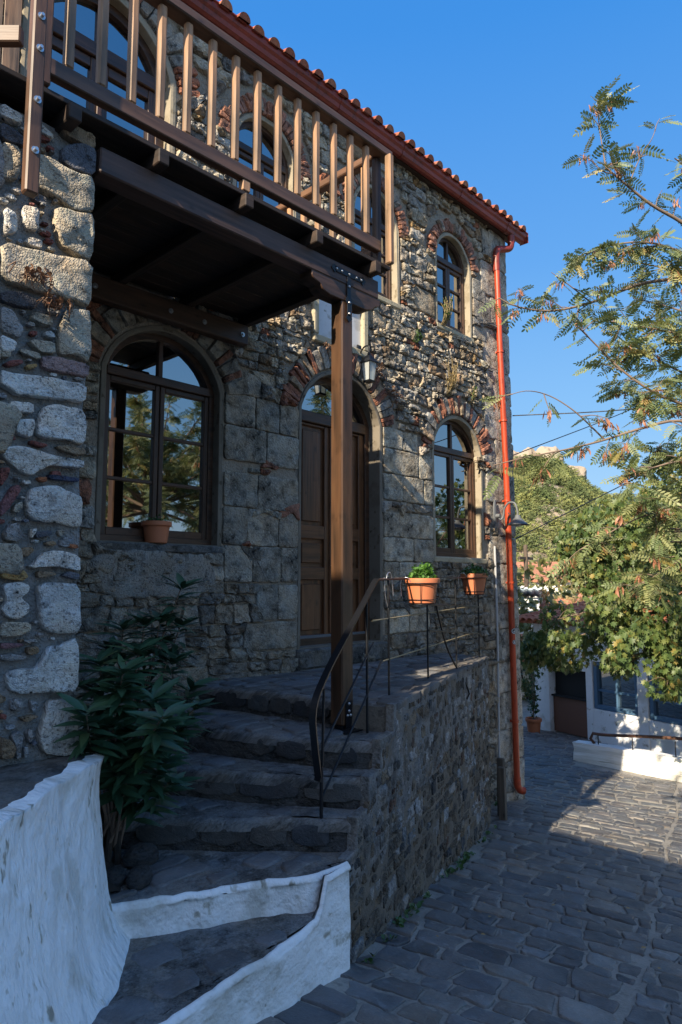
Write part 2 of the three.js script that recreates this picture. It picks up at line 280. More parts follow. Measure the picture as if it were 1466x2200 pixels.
function outline([x0, x1, y0, ys, ya], d = 0, bottom = true) {   // closed, grown by d
  const arc = archPts(x0, x1, ys, ya, d); arc[0][0] = x1 + d; arc[arc.length - 1][0] = x0 - d;
  return [[x0 - d, y0 - (bottom ? d : 0)], [x1 + d, y0 - (bottom ? d : 0)], ...arc];
}
function sdOpening(o, x, y, grow, archGrow) {
  const [x0, x1, y0, ys, ya] = o, w = (x1 - x0) / 2, c = (x0 + x1) / 2;
  if (y > ys) { const h = ya - ys, r = (h * h + w * w) / (2 * h), yc = ya - r, L = Math.hypot(x - c, y - yc), e = L - r - archGrow; return [e, (x - c) / L, (y - yc) / L]; }
  const dx = Math.abs(x - c) - w - grow, dy = y0 - .0 - y - grow;
  return dx > dy ? [dx, Math.sign(x - c), 0] : [dy, 0, -1];
}
{ // facade core with openings
  const sh = new THREE.Shape([[1.2, -2.4], [cornerX(-2.4), -2.4], [cornerX(6.86), 6.86], [1.2, 6.86]].map(p => new THREE.Vector2(...p)));
  for (const o of Object.values(O)) sh.holes.push(new THREE.Path(outline(o, .02).map(p => new THREE.Vector2(...p))));
  const g = new THREE.ExtrudeGeometry(sh, { depth: .5, bevelEnabled: false }).translate(0, 0, -.512);
  const wall = put('facade_wall', g, M.mortar, house);
  put('gable_wall', boxAt(8.3, 8.82, -2.2, 6.84, -6, -.54, .01), M.mortar, house);
  put('rear_wall', boxAt(1.2, 8.8, -2.2, 6.8, -6.5, -6.01, .01), M.mortar, house);
  put('party_wall', boxAt(.7, 1.19, -2.2, 6.84, -6.5, -.04, .01), M.mortar, house);
  put('upper_floor', boxAt(1.21, 8.29, 3.93, 4.03, -6, -.54, .002), M.woodDeck, house);

  const facadeFrame = new THREE.Matrix4(), st = new Stones(facadeFrame, M.stone, 'wall_stone', 'small_wall_stones');
  const T = { tan: [.53, .445, .33], grey: [.45, .41, .355], pale: [.63, .55, .43], brown: [.40, .29, .19], dark: [.26, .235, .21], red: [.36, .15, .09], ochre: [.42, .28, .14] };
  const pick = (r) => { const v = r(); return v < .34 ? T.tan : v < .64 ? T.grey : v < .8 ? T.pale : v < .87 ? T.brown : v < .93 ? T.dark : v < .96 ? T.red : T.ochre; };
  let seed = 100; const ash = [];
  const block = (x0, x1, y0, y1, tint, h = .03, r = rng(seed + 7)) => { const g = .0045; ash.push([x0, x1, y0, y1]); st.add([[x0 + g, y0 + g + (r() - .5) * .01], [(x0 + x1) / 2, y0 + g], [x1 - g, y0 + g + (r() - .5) * .012], [x1 - g, (y0 + y1) / 2], [x1 - g, y1 - g + (r() - .5) * .012], [(x0 + x1) / 2, y1 - g], [x0 + g, y1 - g + (r() - .5) * .01], [x0 + g, (y0 + y1) / 2]], { h: h * .6, rough: .5, seg: .06, jit: .03, cut: .1, tint: vary(tint, r, .16), freq: 3.2, tilt: .02, rings: [[1, -.04], [.998, .5], [.98, .93], [.85, 1], [.6, 1.02], [.3, 1]] }, seed++); };
  // squared blocks between the left window and the door
  for (const [y0, y1, xs] of [[1.6, 1.94, [3.72, 4.05, 4.4, 4.62]], [1.94, 2.29, [3.7, 3.98, 4.36, 4.62]], [2.29, 2.62, [3.7, 4.1, 4.62]], [2.72, 3.05, [3.7, 4.2, 4.62]], [3.05, 3.36, [3.7, 4.06, 4.36, 4.62]], [3.36, 3.58, [3.7, 4.12]], [1.24, 1.58, [4.1, 4.36, 4.62]], [.97, 1.23, [3.95, 4.62]]]) for (let i = 0; i + 1 < xs.length; i++) block(xs[i], xs[i + 1], y0, y1, [.40, .355, .285]);
  // between the door and the right window
  for (const [y0, y1, xs] of [[3.16, 3.4, [5.95, 6.3, 6.6]], [2.86, 3.16, [5.95, 6.62, 6.9]], [2.55, 2.86, [5.95, 6.3, 6.72, 6.9]], [2.12, 2.42, [5.95, 6.24, 6.9]], [1.84, 2.12, [5.95, 6.5, 6.9]], [1.56, 1.84, [5.95, 6.22, 6.66, 6.9]], [1.02, 1.3, [5.98, 6.4, 6.8]]]) for (let i = 0; i + 1 < xs.length; i++) block(xs[i], xs[i + 1], y0, y1, [.56, .50, .395]);
  // quoins at the far corner
  { const ys = [-1.7, -1.25, -.84, -.4, .1, .52, .96, 1.3, 1.86, 2.25, 2.72, 3.16, 3.62, 4.16, 4.64, 5.27, 5.72, 6.2, 6.74]; const q = rng(9);
    for (let i = 0; i + 1 < ys.length; i++) { const c = cornerX((ys[i] + ys[i + 1]) / 2), w = i % 2 ? .5 : .74; block(c - w, c, ys[i], ys[i + 1], [.53, .475, .40], .03);
      if (i % 2) block(c - w - lerp(.16, .24, q()), c - w, ys[i] + .02, ys[i + 1] - .05, [.40, .36, .30], .032); } }
  // jamb blocks beside the upper right window
  for (const [y0, y1] of [[4.98, 5.3], [5.3, 5.55], [5.55, 5.85]]) block(7.9, 8.24, y0, y1, [.44, .39, .32]);
  block(6.55, 7.0, 5.0, 5.3, [.42, .34, .24]);
  const excl = (x, y) => { // distance to the nearest thing that rubble keeps clear of
    let best = [9, 0, 0];
    for (const [k, o] of Object.entries(O)) { const s = sdOpening(o, x, y, .055, k === 'ubal' ? .34 : .29); if (s[0] < best[0]) best = s; }
    for (const [x0, x1, y0, y1] of ash) { const cx = (x0 + x1) / 2, cy = (y0 + y1) / 2, dx = Math.abs(x - cx) - (x1 - x0) / 2 - .004, dy = Math.abs(y - cy) - (y1 - y0) / 2 - .004; const s = dx > dy ? [dx, Math.sign(x - cx), 0] : [dy, 0, Math.sign(y - cy)]; if (s[0] < best[0]) best = s; }
    { const dx = Math.abs(x - 5.23) - .46, dy = Math.abs(y - 4.46) - .34; const s = dx > dy ? [dx, Math.sign(x - 5.23), 0] : [dy, 0, Math.sign(y - 4.46)]; if (s[0] < best[0]) best = s; }
    { const s = [cornerX(y) - x < 0 ? -1 : 9, -1, 0]; if (s[0] < best[0]) best = s; }
    return best;
  };
  const addRubble = (x0, x1, y0, y1, rowH, w, gap, sd, hh, tintOf) => courses(x0, x1, y0, y1, rowH, w, gap, sd, (q, r) => {
    const c = centroid(q); if (excl(c[0], c[1])[0] < -.015) return; const A0 = Math.abs(area2(q)); if (A0 < .0006) return;
    let p = q.map(([x, y]) => { for (let k = 0; k < 2; k++) { const e = excl(x, y); if (e[0] < .006) { x += e[1] * (.006 - e[0]); y += e[2] * (.006 - e[0]); } } return [x, y]; });
    const A1 = Math.abs(area2(p)); if (A1 < A0 * .45 || A1 < .0009 || (A1 < A0 * .9 && A1 < .003)) return;
    const tint = tintOf ? tintOf(r, c) : pick(r);
    st.add(p, { h: lerp(hh[0], hh[1], r()), rough: .95, seg: Math.min(.05, Math.sqrt(A0) * .28), jit: .1, cut: .14, tint: vary(tint, r), freq: 3.2, tilt: .2, flat: r() < .6, rings: [[1, -.025], [.99, .45], [.95, .9], [.7, 1], [.38, 1.04]] }, seed++);
  });
  addRubble(1.25, 8.9, 3.5, 6.72, [.055, .19], [.09, .36], .006, 31, [.016, .046]);
  addRubble(1.25, 8.9, 1.9, 3.5, [.06, .2], [.1, .36], .007, 32, [.02, .05], (r) => vary(r() < .14 ? T.red : r() < .5 ? T.tan : T.grey, r, .12));
  addRubble(1.25, 8.9, -1.6, 1.9, [.08, .21], [.12, .4], .007, 33, [.02, .045], (r) => { const v = r(); return v < .5 ? [.32, .28, .225] : v < .75 ? [.35, .29, .215] : v < .9 ? [.25, .22, .185] : [.43, .375, .30]; });
  st.build(wall, 300);

  // arches of thin bricks and stone wedges
  const bricks = new Stones(facadeFrame, M.brick, 'arch_brick', 'small_arch_bricks');
  const arch = (o, n, deep, off, kinds, sd) => { const r = rng(sd), [x0, x1, y0, ys, ya] = o, w = (x1 - x0) / 2, h = ya - ys, R = (h * h + w * w) / (2 * h), yc = ya - R, c = (x0 + x1) / 2, a = Math.asin(w / R) + .06;
    let t = -a; while (t < a - .02) { const k = kinds(r), th = k[1] / R * lerp(.85, 1.2, r()), d = deep * lerp(.75, 1.08, r()), tw = (r() - .5) * .05, P = (rad, ang) => [c + rad * Math.sin(ang), yc + rad * Math.cos(ang)];
      bricks.add([P(R + off, t + .004), P(R + off, t + th - .006), P(R + off + d, t + th - .006 + tw), P(R + off + d, t + .004 + tw)], { h: lerp(.02, .05, r()), rough: .4, jit: .035, cut: .08, tint: vary(k[0], r, .2), freq: 2, tilt: .1, flat: true }, seed++); t += th; } };
  const mixed = (r) => { const v = r(); return v < .62 ? [[.35, .15, .095], .045] : v < .8 ? [[.40, .31, .22], .06] : [[.36, .33, .29], .085]; };
  arch(O.lwin, 0, .24, .06, (r) => r() < .35 ? [[.28, .13, .08], .05] : [[.33, .29, .23], .1], 51);
  arch(O.door, 0, .26, .05, mixed, 52); arch(O.rwin, 0, .25, .05, mixed, 53);
  const thin = (r) => r() < .88 ? [[.38, .18, .12], .042] : [[.4, .33, .26], .05];
  arch(O.uright, 0, .17, .045, thin, 54); arch(O.ufar, 0, .17, .045, thin, 55); arch(O.umid, 0, .17, .045, thin, 56); arch(O.ubal, 0, .24, .07, (r) => r() < .5 ? [[.42, .17, .1], .05] : [[.38, .33, .27], .09], 57);
  bricks.build(wall, 260);
  // plaster lining every opening, shade put into its colour at left window and door
  for (const [k, o] of Object.entries(O)) {
    const w = k === 'ubal' ? .04 : k === 'door' ? .02 : .026, sh2 = new THREE.Shape(outline(o, w, false).map(p => new THREE.Vector2(...p))); sh2.holes.push(new THREE.Path(outline(o, -.004, false).map(p => new THREE.Vector2(...p))));
    const g2 = new THREE.ExtrudeGeometry(sh2, { depth: .26, bevelEnabled: true, bevelThickness: .008, bevelSize: .008, bevelSegments: 2 }).translate(0, 0, -.262);
    const p = g2.attributes.position; for (let i = 0; i < p.count; i++) if (p.getZ(i) > -.03) { const n = noise3(p.getX(i) * 6, p.getY(i) * 6, 4); p.setZ(i, p.getZ(i) + .012 * n); }
    g2.computeVertexNormals(); put('plaster_lining', g2, k === 'lwin' || k === 'door' ? M.shadedPlaster : M.plaster, wall);
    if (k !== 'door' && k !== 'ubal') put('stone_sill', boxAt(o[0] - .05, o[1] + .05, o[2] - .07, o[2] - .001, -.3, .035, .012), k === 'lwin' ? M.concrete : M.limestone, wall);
  }
  // cement apron under the left window
  { const r = rng(4), pl = []; for (let i = 0; i < 22; i++) { const t = i / 22 * 2 * Math.PI; pl.push([3.05 + (.58 + .1 * (r() - .5)) * Math.sign(Math.cos(t)) * Math.pow(Math.abs(Math.cos(t)), .5), 1.66 + (.2 + .05 * (r() - .5)) * Math.sign(Math.sin(t)) * Math.pow(Math.abs(Math.sin(t)), .6)]); }
    put('cement_patch', stoneGeo(pl, { h: .05, rough: .35, seg: .05, jit: .05, cut: .2, tint: [.30, .275, .24], freq: 4, tilt: 0 }, 77), M.granite, wall); }
  // door threshold
  put('threshold', boxAt(4.6, 5.98, .75, .945, -.3, .05, .02), M.concrete, house);
  // framed marble plaque over the door
  const pq = sub('wall_plaque', house);
  put('stone_frame', boxAt(4.8, 5.66, 4.12, 4.2, -.04, .045, .012), M.limestone, pq); put('stone_frame', boxAt(4.8, 5.66, 4.72, 4.8, -.04, .045, .012), M.limestone, pq);
  put('stone_frame', boxAt(4.8, 4.88, 4.201, 4.719, -.04, .045, .012), M.limestone, pq); put('stone_frame', boxAt(5.58, 5.66, 4.201, 4.719, -.04, .045, .012), M.limestone, pq);
  put('marble_panel', boxAt(4.881, 5.579, 4.201, 4.719, -.06, -.008, .003), M.marble, pq);
}
// ---- windows
const ringGeo = (o, a, b, z0, z1) => { const s = new THREE.Shape(outline(o, a).map(p => new THREE.Vector2(...p))); s.holes.push(new THREE.Path(outline(o, b).map(p => new THREE.Vector2(...p)))); return new THREE.ExtrudeGeometry(s, { depth: z1 - z0 - .008, bevelEnabled: true, bevelThickness: .004, bevelSize: .004, bevelSegments: 1 }).translate(0, 0, z0 + .004); };
const arcY = (o, d, x) => { const [x0, x1, , ys, ya] = o, w = (x1 - x0) / 2, h = ya - ys, R = (h * h + w * w) / (2 * h), c = (x0 + x1) / 2, q = (R + d) * (R + d) - (x - c) * (x - c); return ya - R + Math.sqrt(Math.max(0, q)); };
let paneSeed = 1;
function pane(parent, x0, x1, y0, y1, z) { const r = rng(paneSeed++), g = new THREE.PlaneGeometry(x1 - x0, y1 - y0).rotateX((r() - .5) * .012).rotateY((r() - .5) * .012).translate((x0 + x1) / 2, (y0 + y1) / 2, z); return put('pane', g, glass, parent); }
function fanPane(parent, o, d, xa, xb, yb, z) { const pts = []; for (let i = 0; i <= 10; i++) { const x = lerp(xa, xb, i / 10); pts.push([x, Math.max(yb + .002, arcY(o, d, x))]); } const s = new THREE.Shape([[xb, yb], ...pts.reverse(), [xa, yb]].reverse().map(p => new THREE.Vector2(...p))); put('pane', new THREE.ShapeGeometry(s).translate(0, 0, z), glass, parent); }
function makeWindow(o, rows, frameMat, z = -.165, fw = .06) {
  const w = sub('window', house), [x0, x1, y0, ys] = o, c = (x0 + x1) / 2, tb = ys - .03, tt = ys + .045;
  put('frame', ringGeo(o, -.008, -fw, z, z + .075), frameMat, w);
  put('transom', boxAt(x0 + fw, x1 - fw, tb, tt, z + .004, z + .085, .006), frameMat, w);
  put('mullion', boxAt(c - .022, c + .022, tt, arcY(o, -fw, c), z + .006, z + .06, .004), frameMat, w);
  for (const [a, b] of [[x0 + fw, c - .003], [c + .003, x1 - fw]]) {
    const sw = .045, zb = z + .01, zt = z + .062, B = y0 + fw;
    put('sash', merge([boxAt(a, a + sw, B, tb - .002, zb, zt, .006), boxAt(b - sw, b, B, tb - .002, zb, zt, .006), boxAt(a + sw, b - sw, B, B + sw + .02, zb, zt - .002, .006), boxAt(a + sw, b - sw, tb - sw - .002, tb - .002, zb, zt - .002, .006)]), frameMat, w);
    const yB = B + sw + .02, yT = tb - sw - .002;
    for (let i = 0; i < rows; i++) { const ya = lerp(yB, yT, i / rows), yb = lerp(yB, yT, (i + 1) / rows); if (i) put('muntin', boxAt(a + sw, b - sw, ya - .014, ya + .014, zb + .004, zt - .008, .004), frameMat, w); pane(w, a + sw - .004, b - sw + .004, ya + (i ? .012 : -.004), yb - (i < rows - 1 ? .012 : -.004), z + .032); }
  }
  fanPane(w, o, -fw + .004, x0 + fw + .005, c - .02, tt - .003, z + .034); fanPane(w, o, -fw + .004, c + .02, x1 - fw - .005, tt - .003, z + .034);
  return w;
}
makeWindow(O.lwin, 3, M.woodFrame); makeWindow(O.rwin, 3, M.woodFrame);
makeWindow(O.umid, 3, M.woodDark, -.15, .05); makeWindow(O.ufar, 3, M.woodDark, -.15, .05); makeWindow(O.uright, 3, M.woodDark, -.15, .05);
// ---- the balcony's glazed double door
{ const o = O.ubal, w = sub('balcony_door', house), [x0, x1, y0, ys] = o, c = (x0 + x1) / 2, z = -.165;
  put('frame', ringGeo(o, -.008, -.09, z, z + .08), M.woodFrame, w); put('transom', boxAt(x0 + .09, x1 - .09, ys - .07, ys + .06, z + .004, z + .09, .008), M.woodFrame, w);
  put('mullion', boxAt(c - .03, c + .03, ys + .06, arcY(o, -.09, c), z + .006, z + .07, .004), M.woodFrame, w);
  for (const [a, b] of [[x0 + .09, c - .002], [c + .002, x1 - .09]]) {
    put('leaf_frame', merge([boxAt(a, a + .075, y0 + .01, ys - .072, z + .01, z + .066, .006), boxAt(b - .075, b, y0 + .01, ys - .072, z + .01, z + .066, .006), boxAt(a + .075, b - .075, y0 + .01, y0 + .25, z + .01, z + .06, .006), boxAt(a + .075, b - .075, ys - .16, ys - .072, z + .01, z + .06, .006)]), M.woodFrame, w);
    pane(w, a + .07, b - .07, y0 + .245, ys - .155, z + .03);
  }
  put('cover_strip', boxAt(c - .022, c + .022, y0 + .02, ys - .08, z + .067, z + .085, .005), M.woodFrame, w);
  fanPane(w, o, -.086, x0 + .1, c - .028, ys + .057, z + .034); fanPane(w, o, -.086, c + .028, x1 - .1, ys + .057, z + .034); }
// ---- the panelled front door
{ const o = O.door, d = sub('front_door', house), [x0, x1, y0, ys] = o, c = (x0 + x1) / 2, z = -.25;
  put('frame', ringGeo([x0, x1, y0, ys, o[4]], -.008, -.075, z, z + .09), M.woodFrame, d);
  put('transom', boxAt(x0 + .075, x1 - .075, ys - .1, ys + .02, z + .004, z + .1, .008), M.woodFrame, d);
  fanPane(d, o, -.072, x0 + .085, x1 - .085, ys + .018, z + .04);
  for (const s of [0, 1]) {
    const a = s ? c + .003 : x0 + .075, b = s ? x1 - .075 : c - .003, leaf = sub('door_leaf', d), sw = .09, top = ys - .104;
    const rails = [[y0 + .09, 1.06], [1.63, 1.76], [2.06, 2.2], [3.27, top]], pan = [[1.06, 1.63], [1.76, 2.06], [2.2, 3.27]];
    put('stile', boxAt(a, a + sw, y0 + .09, top, z + .015, z + .065, .006), M.woodDoor, d); put('stile', boxAt(b - sw, b, y0 + .09, top, z + .015, z + .065, .006), M.woodDoor, d);
    for (const [p, q] of rails) put('rail', boxAt(a + sw, b - sw, p, q, z + .016, z + .063, .006), M.woodDoor, d);
    for (const [p, q] of pan) { put('panel', boxAt(a + sw - .004, b - sw + .004, p - .004, q + .004, z + .018, z + .03, .002), M.woodDoor, d); put('raised_field', boxAt(a + sw + .045, b - sw - .045, p + .045, q - .045, z + .026, z + .05, .016), M.woodDoor, d); }
    put('kick_plate', boxAt(a + .002, b - .002, y0 + .012, y0 + .105, z + .062, z + .085, .004), M.greyPaint, d);
    put('bottom_rail', boxAt(a, b, y0 + .008, y0 + .09, z + .016, z + .06, .004), M.woodDoor, d); d.remove(leaf);
  }
  put('cover_strip', boxAt(c - .028, c + .028, y0 + .11, ys - .106, z + .066, z + .088, .008), M.woodDoor, d);
  put('handle', merge([rod(V(c + .07, 1.78, z + .06), V(c + .07, 1.78, z + .14), .009), rod(V(c + .07, 1.78, z + .135), V(c - .06, 1.78, z + .135), .009), boxAt(c + .05, c + .09, 1.68, 1.88, z + .062, z + .07, .003)].map(g => g.index ? g.toNonIndexed() : g)), M.steel, d);
}
// ---- roof: barrel tiles over the eaves, gutter, downpipe
{ const roof = sub('roof', house), sl = Math.tan(17 * Math.PI / 180);
  const deck = new THREE.BufferGeometry(); const y0 = 6.86, zf = .02, zr = -3.3, yr = y0 + (zf - zr) * sl;
  put('roof_deck', bar(V(5, y0 - .02, zf), V(5, yr - .02, zr), 8.1, .05, .004), M.tile, roof);
  put('rear_slope', bar(V(5, yr - .02, zr), V(5, y0 - .1, -6.7), 8.1, .05, .004), M.tile, roof);
  put('gable_infill', (() => { const s = new THREE.Shape([[.5, 6.8], [6.5, 6.8], [3.3, yr - .06]].map(p => new THREE.Vector2(...p))); return new THREE.ExtrudeGeometry(s, { depth: .45, bevelEnabled: false }).rotateY(Math.PI / 2).translate(8.35, 0, 0); })(), M.mortar, roof);
  put('eaves_board', boxAt(1.0, 9.0, 6.74, 6.87, -.02, .09, .006), M.woodDeck, roof);
  const cap = (up) => { const g = new THREE.CylinderGeometry(up ? .056 : .052, up ? .066 : .06, .46, 14, 1, true, 0, Math.PI), inner = g.clone().scale(.84, 1, .84); inner.index.array.reverse();
    const a = [g, inner]; for (const e of [-1, 1]) { const rr = new THREE.RingGeometry(.001, e < 0 ? .065 : .055, 14, 1, -Math.PI / 2, Math.PI).rotateX(Math.PI / 2).translate(0, e * .23, 0); a.push(rr); }
    return merge(a.map(q => q.toNonIndexed())); };
  const base = cap(true); const r = rng(71), slope = new THREE.Matrix4().makeRotationX(-(Math.PI / 2 - 17 * Math.PI / 180));
  const tiles = [M.tile, M.tile.clone(), M.tile.clone(), M.tile.clone()]; tiles[1].color.setRGB(.36, .10, .055); tiles[2].color.setRGB(.48, .17, .09); tiles[3].color.setRGB(.40, .15, .09);
  base.rotateY(-Math.PI / 2);
  for (let row = 0; row < 4; row++) for (let x = 1.1, i = 0; x < 9.06; x += .196, i++) {
    const m = new THREE.Mesh(base, tiles[Math.floor(r() * 4)]); m.name = 'roof_tile'; const b = worldBase.get(house), t = .16 + row * .37;
    m.position.set(x + (r() - .5) * .015 - b.x, y0 + .012 + t * Math.sin(17 * Math.PI / 180) + row * .004 - b.y, .2 - t * Math.cos(17 * Math.PI / 180) + .0 + (row ? 0 : (r() - .5) * .03) - b.z);
    m.rotation.set(-(Math.PI / 2 - 17 * Math.PI / 180), 0, 0); m.rotation.y = (r() - .5) * .06; m.castShadow = m.receiveShadow = true;
    if (row < 2 || x > 6) roof.add(m);
  }
  put('pan_tiles', merge(Array.from({ length: 41 }, (_, i) => { const g = new THREE.CylinderGeometry(.075, .07, 1.6, 8, 1, true, Math.PI / 2, Math.PI).rotateX(-(Math.PI / 2 - 17 * Math.PI / 180)); return g.translate(1.198 + i * .196, y0 + .055 + .8 * Math.sin(.297), .1 - .8 * Math.cos(.297)); })), M.tile, roof, null, 'stuff');
  put('verge_mortar', boxAt(8.98, 9.1, 6.86, 6.96, -.3, .06, .03), M.plaster, roof);
  // gutter: ogee profile swept along the eaves, in lengths joined by collars
  const prof = [[.025, 6.885], [.032, 6.72], [.05, 6.70], [.09, 6.70], [.115, 6.725], [.128, 6.77], [.15, 6.80], [.158, 6.83], [.158, 6.858], [.172, 6.866], [.172, 6.88], [.15, 6.88], [.145, 6.835], [.118, 6.79], [.1, 6.735], [.06, 6.715], [.045, 6.74], [.04, 6.885]];
  const sweep = (x0, x1, d) => { const s = new THREE.Shape(prof.map(([z, y]) => [z, 6.885 + (y - 6.885) * .84]).map(([z, y]) => new THREE.Vector2(-(z + .07 + (z > .09 ? d : z < .035 ? -d * .2 : 0)), y - (y < 6.76 ? d : 0) + (y > 6.86 ? d : 0)))); return new THREE.ExtrudeGeometry(s, { depth: x1 - x0, bevelEnabled: false }).rotateY(Math.PI / 2).translate(x0, 0, 0); };
  const gut = sub('gutter', house); const joints = [1.0, 3.05, 5.05, 6.15, 7.4, 8.6, 9.12];
  for (let i = 0; i + 1 < joints.length; i++) put('gutter_length', sweep(joints[i] + .003, joints[i + 1] - .003, 0), M.redMetal, gut);
  for (const x of joints.slice(1, -1)) put('joint_collar', sweep(x - .022, x + .022, .006), M.redMetal, gut);
  put('end_cap', boxAt(9.118, 9.13, 6.73, 6.885, .096, .24, .004), M.redMetal, gut);
  const dp = sub('downpipe', house);
  put('offset_bend', tube([V(8.74, 6.72, .16), V(8.74, 6.6, .16), V(8.71, 6.52, .14), V(8.55, 6.47, .08), V(8.47, 6.43, .08), V(8.445, 6.3, .08), V(8.445, 6.1, .08)], .05, 14, 40), M.redMetal, dp);
  const px = [[8.447, 6.11], [8.475, 5.0], [8.545, 3.6], [8.59, 2.2], [8.615, .8], [8.64, -.5], [8.65, -1.08]];
  put('pipe', tube(px.map(([x, y]) => V(x, y, .085)), .043, 16, 40), M.redPipe, dp);
  put('foot_bend', tube([V(8.65, -1.05, .085), V(8.655, -1.15, .087), V(8.685, -1.215, .105), V(8.74, -1.235, .14)], .05, 14, 20), M.redPipe, dp);
  for (const y of [4.9, 3.9, 2.75, 1.6, -.3]) { const x = px.find((p, i) => i && p[1] <= y) ? (() => { for (let i = 1; i < px.length; i++) if (px[i][1] <= y) return lerp(px[i][0], px[i - 1][0], (y - px[i][1]) / (px[i - 1][1] - px[i][1])); })() : 8.6;
    put('pipe_bracket', merge([new THREE.CylinderGeometry(.054, .054, .028, 16, 1).translate(x, y, .085).toNonIndexed(), boxAt(x - .015, x + .015, y - .012, y + .012, -.02, .06, .003)]), M.redPipe, dp); }
  // two round printed stickers
  const sticker = (x, y, rad, dark, ch) => { const cv = document.createElement('canvas'); cv.width = cv.height = 128; const c = cv.getContext('2d'); c.fillStyle = dark ? '#0d0f12' : '#d8dadd'; c.fillRect(0, 0, 128, 128); c.strokeStyle = dark ? '#e8e8ea' : '#15171a'; c.lineWidth = 9; c.beginPath(); c.arc(64, 64, 48, 0, 7); c.stroke(); c.fillStyle = dark ? '#e8e8ea' : '#15171a'; c.font = 'bold 70px sans-serif'; c.textAlign = 'center'; c.textBaseline = 'middle'; c.fillText(ch, 64, 68);
    const t = new THREE.CanvasTexture(cv); t.colorSpace = THREE.SRGBColorSpace; const g = new THREE.CylinderGeometry(.0482, .0482, rad * 2, 16, 1, true, -rad / .048, 2 * rad / .048); const p = g.attributes.position; for (let i = 0; i < p.count; i++) { } 
    const d = new THREE.CircleGeometry(rad, 28), q = d.attributes.position; for (let i = 0; i < q.count; i++) { const X = q.getX(i), an = X / .0483; q.setXYZ(i, Math.sin(an) * .0485, q.getY(i), Math.cos(an) * .0485); } d.computeVertexNormals();
    d.rotateY(-.35).translate(x, y, .085); put('sticker', d, new THREE.MeshStandardMaterial({ map: t, roughness: .5 }), dp); };
  sticker(8.613, .93, .043, true, 'a'); sticker(8.616, .78, .034, true, 'B');
  // grey cable conduit beside the downpipe
  put('conduit', tube([V(8.3, 2.1, .03), V(8.285, .9, .05), V(8.265, -.3, .05), V(8.25, -1.3, .05)], .016, 10, 20), M.conduit, house);
}

